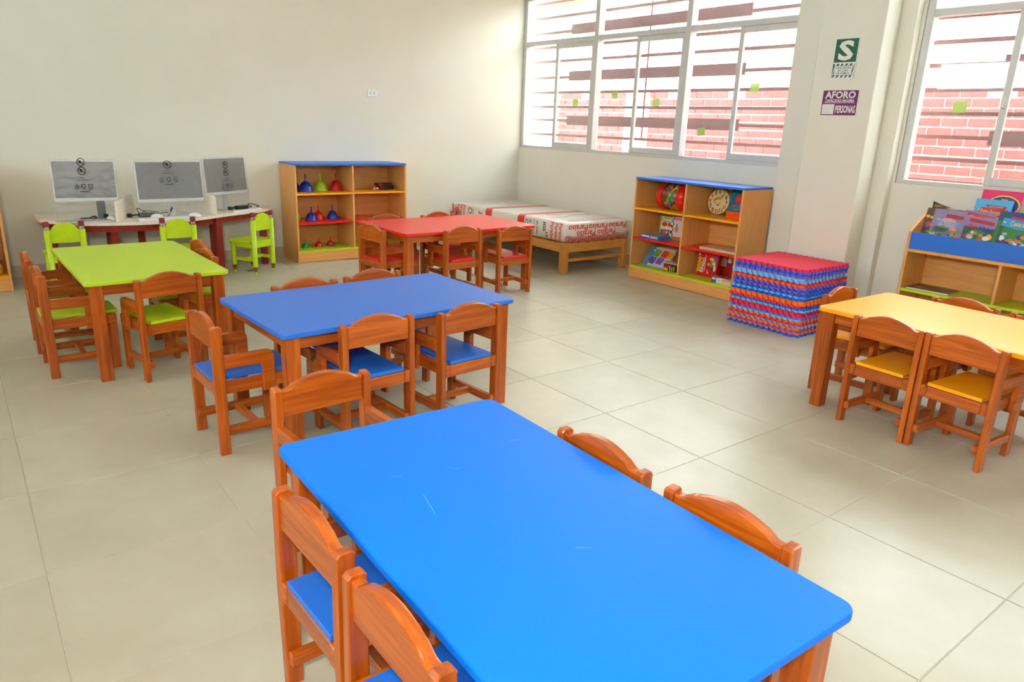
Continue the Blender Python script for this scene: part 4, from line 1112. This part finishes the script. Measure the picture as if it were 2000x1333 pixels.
carton('puzzle_pack', 'slanted pack of coloured foam puzzle squares on the lime shelf board', 'puzzle', (4.60, .405, ZG), fx(R(-40), .02), .30, .215, .02, C((90, 160, 216)), fm)
t = thing('block_box', 'wooden box of coloured blocks with an open lid on the lime shelf board', 'box', (4.55, .168, ZG)); t.rotation_euler = FX
box('box_body', C((40, 34, 38), .4), t, -.075, .075, 0, .10, 0, .062, .002)
box('lid', C((206, 178, 152), .45), t, -.09, .08, -.004, .11, .070, .078, .001)
P = Print((0, 0, 0), (1, 0, 0), (0, 0, 1))
P.rect(-.072, .03, -.005, .06, C((150, 40, 36)), 0); P.rect(-.072, .004, -.02, .028, C((240, 176, 20)), 0)
for k in range(3): P.rect(.0 + k * .024, .004, .01 + k * .024, .052 - .01 * (k % 2), C(((230, 210, 150), (236, 190, 60), (220, 180, 60))[k]), 1)
P.build('block_fronts', t)
for k, x in enumerate((-.05, -.01, .03)): box('block', C(((170, 40, 34), (230, 170, 40), (40, 60, 90))[k], .4), t, x - .017, x + .017, .02, .09, .0622, .0695, .001)
# wooden board on the red shelf
o = box('wooden_board', plain('raw_board', (214, 178, 138), .6, var=.06), None, -.185, .185, 0, .26, 0, .022, .002, 1, (4.505, -.365, ZR), (0, 0, -PI / 2)); tag(o, 'flat raw wooden board lying on the red shelf board, right side', 'board')
# bingo
def fb(P, w, h):
    P.text('BINGO', -.045, h / 2 - .005, .135, .034, OFFW, 1, .03, PI / 2 - .06); P.line(-.018, .045, -.024, h - .02, .006, OFFW, 1)
    for k in range(4): P.poly([(-.085 + .024 * math.cos(PI / 4 + q * PI / 2 + k * .4), .052 + k * .034 + .022 * math.sin(PI / 4 + q * PI / 2 + k * .4)) for q in range(4)], C((226, 200, 20)), 1)
    for k in range(4): P.ring(-.085, .052 + k * .034, .010, .010, .004, C((150, 120, 10)), 2, 12)
    P.rect(-.104, h - .032, -.088, h - .01, OFFW, 1); P.ell(-.096, h - .021, .004, .006, C((30, 90, 60)), 2)
    for x, y, rx, ry, c in ((.02, .115, .015, .015, (200, 190, 110)), (.055, .12, .016, .03, (90, 170, 50)), (.05, .165, .03, .015, (240, 200, 60)), (.085, .17, .022, .02, (40, 90, 180)), (.075, .13, .02, .015, (236, 230, 226)), (.09, .09, .016, .03, (226, 220, 216)), (.07, .08, .010, .022, (60, 34, 24)), (.08, .15, .014, .012, (240, 150, 90))): P.ell(x, y, rx, ry, C(c), 1, 12)
    for k in range(3): P.rect(.012 + k * .008, .03, .016 + k * .008, .07 - .01 * k, C((250, 200, 200)), 1)
    P.rect(-.104, .02, -.100, .06, C((250, 160, 160)), 1)
carton('bingo_game', 'red game box lettered BINGO standing on the lime shelf board', 'board game', (4.66, -.155, ZG), fx(R(-6), -.04), .235, .213, .045, C((206, 14, 14)), fb)
def fb2(P, w, h):
    P.rect(-.07, .10, .01, .2, C((190, 150, 130)), 0); P.rect(.02, .14, .06, .19, C((226, 206, 206)), 0); P.rect(-.05, .02, .06, .06, C((170, 16, 20)), 1)
carton('red_game_box', 'second red box standing behind the BINGO game box', 'board game', (4.78, -.27, ZG), fx(R(-4), 0), .22, .205, .035, C((186, 22, 26)), fb2)
t = thing('small_carton', 'small white and violet carton in front of the BINGO game box', 'box', (4.53, -.415, ZG)); t.rotation_euler = (0, 0, -PI / 2 + .05)
box('box_body', OFFW, t, -.085, .085, 0, .09, 0, .046, .001); P = Print((0, 0, 0), (1, 0, 0), (0, 0, 1)); P.rect(-.085, 0, -.035, .046, C((76, 80, 160)), 0); P.rect(-.078, .026, -.042, .04, OFFW, 1); P.piece('violet_panel', t)
for k in range(5): P.rect(-.01 + k * .014, .024, .001 + k * .014, .031, C(((200, 60, 60), (230, 150, 40), (90, 160, 70), (60, 110, 190), (40, 40, 44))[k]), 0)
P.build('colour_marks', t)
P = Print((0, .045, .046), (1, 0, 0), (0, 1, 0)); P.rect(-.06, -.035, .084, .035, C((130, 90, 86)), 0); P.build('cover_print', t)
RAWW = plain('raw_box_wood', (226, 190, 136), .55, var=.05)
t = thing('wooden_box', 'small raw wooden box at the front right of the lime shelf board', 'box', (4.492, -.515, ZG)); t.rotation_euler = FX
box('box_body', RAWW, t, -.055, .055, 0, .035, 0, .034, .001); box('lid', RAWW, t, -.055, .055, 0, .035, .0345, .042, .001)
o = box('wooden_block', RAWW, None, -.018, .018, 0, .06, 0, .10, .001, 1, (4.60, -.535, ZG), FX); tag(o, 'upright raw wooden block against the right shelf side', 'block')

# ------------------------------------------------------------------ book rack by the right window
RX0, RX1, RYL, RYR = 4.60, 4.93, -1.872, -3.072
rk = thing('book_rack', 'beech book rack with a blue front panel below the right-hand window', 'book rack', (RX0, (RYL + RYR) / 2, 0)); rk.rotation_euler = FX
hw = (RYL - RYR) / 2; D = RX1 - RX0
sidep = [(0, 0), (D, 0), (D, .915), (.24, .915), (.0, .772)]
for s in (-1, 1): prism('side_panel', ML['z'], rk, sidep, 'x', s * hw, s * (hw - .018), .001)
i_ = hw - .0185
box('front_panel', BLUE2, rk, -i_, i_, .001, .017, .652, .768, .001)
box('rail_board', MLE, rk, -i_, i_, .002, D - .01, .630, .6515, .001)
box('divider', ML['z'], rk, -.009, .009, .003, D - .01, .372, .6295, .001)
box('shelf_board', LIME, rk, -i_, i_, .001, D - .01, .352, .3715, .001)
box('lower_shelf', YEL, rk, -i_, i_, .001, D - .01, .09, .108, .001)
box('plinth', ML['x'], rk, -i_, i_, .003, .02, .004, .0895, .001)
box('back_panel', ML['x'], rk, -i_, i_, D - .0095, D, .02, .90, 0)
bt = .653   # books stand on the rail board behind the blue panel
def book(label, y, depth, lean, w, h, m, fn, rz=0.0, th=.008):
    t = thing('picture_book', label, 'book', (RX0 + depth, y, bt), 0, 'picture books in the rack'); t.rotation_euler = (R(-lean), 0, -PI / 2 + rz)
    box('pages', OFFW, t, -w / 2 + .001, w / 2 - .001, .0015, th - .001, .001, h - .001, 0)
    box('cover', m, t, -w / 2, w / 2, 0, .0012, 0, h, 0)
    P = Print((0, 0, 0), (1, 0, 0), (0, 0, 1)); fn(P, w, h); P.build('cover_print', t)
    return t
def scatter(P, w, h, cols, seed, y0, y1, n=16, s=.022):
    q = random.Random(seed)
    for k in range(n):
        r = q.uniform(.5, 1) * s
        x = q.uniform(-w / 2 + r, w / 2 - r); y = q.uniform(y0 + r, max(y0 + r, y1 - r)); P.ell(x, y, r, r * q.uniform(.6, 1), C(cols[k % len(cols)]), 1 + (k % 3), 12)
def k_left(P, w, h):
    scatter(P, w, h, [(60, 120, 60), (206, 60, 50), (230, 180, 60), (120, 80, 160), (90, 140, 90), (200, 140, 130)], 1, .08, h - .02, 40, .024); P.rect(.0, h - .10, .05, h - .08, C((60, 150, 220)), 5)
def k_durm(P, w, h):
    P.rect(-w / 2, 0, w / 2, h, C((150, 128, 170)), 0); P.ell(0, .19, .06, .04, C((214, 160, 170)), 1)
    scatter(P, w, h, [(230, 120, 50), (226, 190, 80), (120, 120, 140), (220, 150, 170), (70, 70, 80), (90, 150, 90)], 2, .08, h * .64, 24, .030)
    P.poly([(-.02, h - .055), (.09, h - .060), (.09, h - .035), (-.02, h - .028)], C((170, 30, 40)), 4)
    P.text('La', -.06, h - .066, .02, .018, C((240, 210, 40)), 6, .02); P.text('bella durmiente', .012, h - .088, .165, .03, C((70, 170, 230)), 6, .02, -.03)
def k_rey(P, w, h):
    P.rect(-w / 2, 0, w / 2, h, C((36, 84, 54)), 0); P.rect(-w / 2, h - .07, w / 2, h, C((150, 120, 170)), 1); P.ell(-.005, .135, .06, .045, C((30, 130, 90)), 2); P.ell(.0, .11, .035, .028, C((20, 100, 80)), 3)
    scatter(P, w, h, [(206, 40, 30), (240, 190, 40), (230, 226, 220), (40, 70, 160), (30, 30, 34), (220, 120, 60)], 4, .08, .17, 22, .022)
    P.poly([(-.07, h - .035), (.08, h - .05), (.08, h - .028), (-.07, h - .012)], C((176, 30, 40)), 4)
    P.text('El', -.075, h - .062, .016, .018, C((190, 60, 150)), 6, .02); P.text('Rey', -.035, h - .068, .052, .032, C((206, 40, 40)), 6, .03, -.1); P.text('Midas', .042, h - .080, .085, .034, C((40, 60, 150)), 6, .03, -.12)
def k_band(P, w, h):
    P.rect(-w / 2, 0, w / 2, h, C((150, 120, 170)), 0); P.poly([(-w / 2, h - .03), (w / 2, h - .05), (w / 2, h - .028), (-w / 2, h - .008)], C((190, 60, 50)), 1); P.ell(-.05, h - .06, .03, .03, C((240, 180, 140)), 1); P.ell(.05, h - .07, .03, .03, C((90, 70, 160)), 1)
def k_pat(P, w, h):
    P.rect(-w / 2, 0, w / 2, h, C((80, 176, 230)), 0); P.ell(.0, h * .62, .07, .05, C((220, 236, 246)), 1); P.rect(-w / 2, 0, w / 2, h * .42, C((60, 120, 60)), 1)
    P.poly([(-.07, h - .055), (.095, h - .062), (.09, h - .108), (.02, h - .122), (-.085, h - .100)], C((206, 40, 24)), 2); P.poly([(-.05, h - .035), (.085, h - .044), (.07, h - .062), (-.03, h - .052)], C((170, 30, 30)), 3)
    P.text('COLECCION INFANTIL', .017, h - .048, .09, .008, OFFW, 5, .01, -.06); P.text('El', -.078, h - .074, .012, .011, C((250, 220, 120)), 5, .02); P.text('Patito Encantado', .006, h - .085, .145, .030, C((246, 216, 110)), 5, .01, -.06)
    scatter(P, w, h, [(236, 236, 240), (60, 140, 80), (40, 60, 130), (230, 180, 60)], 6, .02, h * .42, 10, .022)
def k_cen(P, w, h):
    P.rect(-w / 2, 0, w / 2, h, C((50, 120, 50)), 0); P.rect(-w / 2, h - .06, w / 2, h, C((30, 60, 140)), 1); P.ell(.0, .09, .11, .05, C((226, 190, 70)), 1)
    P.poly([(-.075, h - .04), (.10, h - .05), (.10, h - .1), (.03, h - .11), (-.085, h - .09)], C((40, 150, 214)), 3); P.poly([(-.04, h - .028), (.1, h - .04), (.1, h - .055), (-.03, h - .045)], C((190, 30, 30)), 4)
    P.text('La', -.065, h - .066, .014, .013, C((250, 230, 160)), 5, .02); P.text('Cenicienta', .03, h - .075, .125, .032, C((246, 196, 60)), 5, .01, -.06)
    P.poly([(-.085, h), (-.06, h), (-.075, .05), (-.095, .05)], C((30, 90, 50)), 2); scatter(P, w, h, [(40, 40, 120), (130, 200, 236), (206, 120, 60), (236, 240, 246), (120, 40, 50)], 8, .08, .19, 24, .026)
def k_pink(P, w, h):
    P.rect(-w / 2, 0, w / 2, h, C((230, 36, 110)), 0); P.ell(.02, h - .10, .10, .07, C((250, 210, 60)), 1); P.ell(.02, h - .10, .092, .062, C((50, 70, 130)), 2); P.poly([(-.0, h - .075), (.04, h - .077), (.04, h - .055), (.0, h - .053)], C((240, 110, 160)), 3)
def k_green(P, w, h):
    P.rect(-w / 2, 0, w / 2, h, C((120, 176, 40)), 0); P.ell(.0, h - .05, .07, .03, C((240, 220, 90)), 1); P.poly([(-.09, h - .03), (.1, h - .045), (.1, h - .075), (-.07, h - .06)], C((190, 40, 34)), 2); P.ell(.0, h - .12, .08, .03, C((60, 140, 50)), 2); P.ell(.0, h - .17, .09, .04, C((40, 120, 190)), 2)
book('pink covered picture book at the very back of the rack, with a yellow ring', -2.285, .232, 13, .245, .435, C((230, 36, 110)), k_pink)
book('green covered picture book at the back of the rack near the frame edge', -2.56, .23, 13, .22, .395, C((120, 176, 40)), k_green)
book('sky blue picture book lettered Patito Encantado with a red banner', -2.262, .192, 14, .222, .375, C((80, 176, 230)), k_pat)
book('dark picture book with many small figures, leftmost in the rack', -1.968, .113, 14, .15, .285, C((86, 70, 50)), k_left)
book('lilac picture book lettered bella durmiente', -2.060, .085, 13, .205, .285, C((150, 128, 170)), k_durm, .02)
book('lilac picture book with a red band just behind the Rey Midas book', -2.235, .105, 13, .19, .295, C((160, 140, 190)), k_band)
book('dark green picture book lettered Rey Midas', -2.268, .058, 13, .190, .262, C((36, 84, 54)), k_rey, -.02)
book('blue topped picture book lettered Cenicienta at the frame edge', -2.478, .028, 13, .215, .318, C((50, 120, 50)), k_cen)
# curled magazine behind the lilac book
bm = bmesh.new(); V = []
for i in range(17):
    u_ = i / 16; y = .14 - .27 * u_; row = []
    for j in range(9):
        v = j / 8; curl = .05 * max(0, v - .55) * (1 - u_) * 2
        row.append(bm.verts.new((-y, .055 * v - curl * .5, .27 * v + .05 * v * (1 - u_) ** 2)))
    V.append(row)
for i in range(16):
    for j in range(8): bm.faces.new((V[i][j], V[i + 1][j], V[i + 1][j + 1], V[i][j + 1]))
t = thing('magazine', 'curled magazine sticking up behind the lilac picture book', 'magazine', (RX0 + .198, -2.04, bt)); t.rotation_euler = FX
mm, nt, b = base_mat('magazine_cover')
tc = nt.nodes.new('ShaderNodeTexCoord'); wv = nt.nodes.new('ShaderNodeTexNoise'); mp = nt.nodes.new('ShaderNodeMapping'); mp.inputs['Scale'].default_value = (6, 6, 60)
nt.links.new(tc.outputs['Object'], mp.inputs[0]); nt.links.new(mp.outputs[0], wv.inputs['Vector']); wv.inputs['Scale'].default_value = 1.0
rp = nt.nodes.new('ShaderNodeValToRGB'); e = rp.color_ramp.elements
e[0].position = .35; e[0].color = lin((40, 30, 34)) + (1,); e[1].position = .65; e[1].color = lin((226, 220, 222)) + (1,)
for p_, c_ in ((.44, (120, 30, 40)), (.5, (70, 60, 70)), (.56, (176, 150, 60))): k = e.new(p_); k.color = lin(c_) + (1,)
nt.links.new(wv.outputs['Fac'], rp.inputs[0]); nt.links.new(rp.outputs[0], b.inputs['Base Color']); b.inputs['Roughness'].default_value = .35
bm2 = bm.copy(); o = ob('cover', mesh('cover', bm, mm, True), t); md = o.modifiers.new('t', 'SOLIDIFY'); md.thickness = .003
bm2.free()
# flat magazine on the lime board
t = thing('flat_magazine', 'dark magazine lying flat on the lime board of the book rack', 'magazine', (4.735, -2.05, .3719)); t.rotation_euler = (0, 0, -PI / 2 + .02)
box('pages', OFFW, t, -.138, .138, -.10, .10, 0, .008, 0)
box('cover', plain('dark_cover', (84, 62, 56), .3, var=.5, scale=22), t, -.14, .14, -.102, .102, .0081, .0095, 0)
P = Print((0, 0, .0095), (1, 0, 0), (0, 1, 0)); P.rect(-.13, .06, -.03, .09, C((40, 70, 120)), 0); P.ell(.02, -.02, .05, .04, C((130, 70, 50)), 0); P.ell(-.08, -.03, .03, .03, C((170, 130, 90)), 0); P.build('cover_print', t)
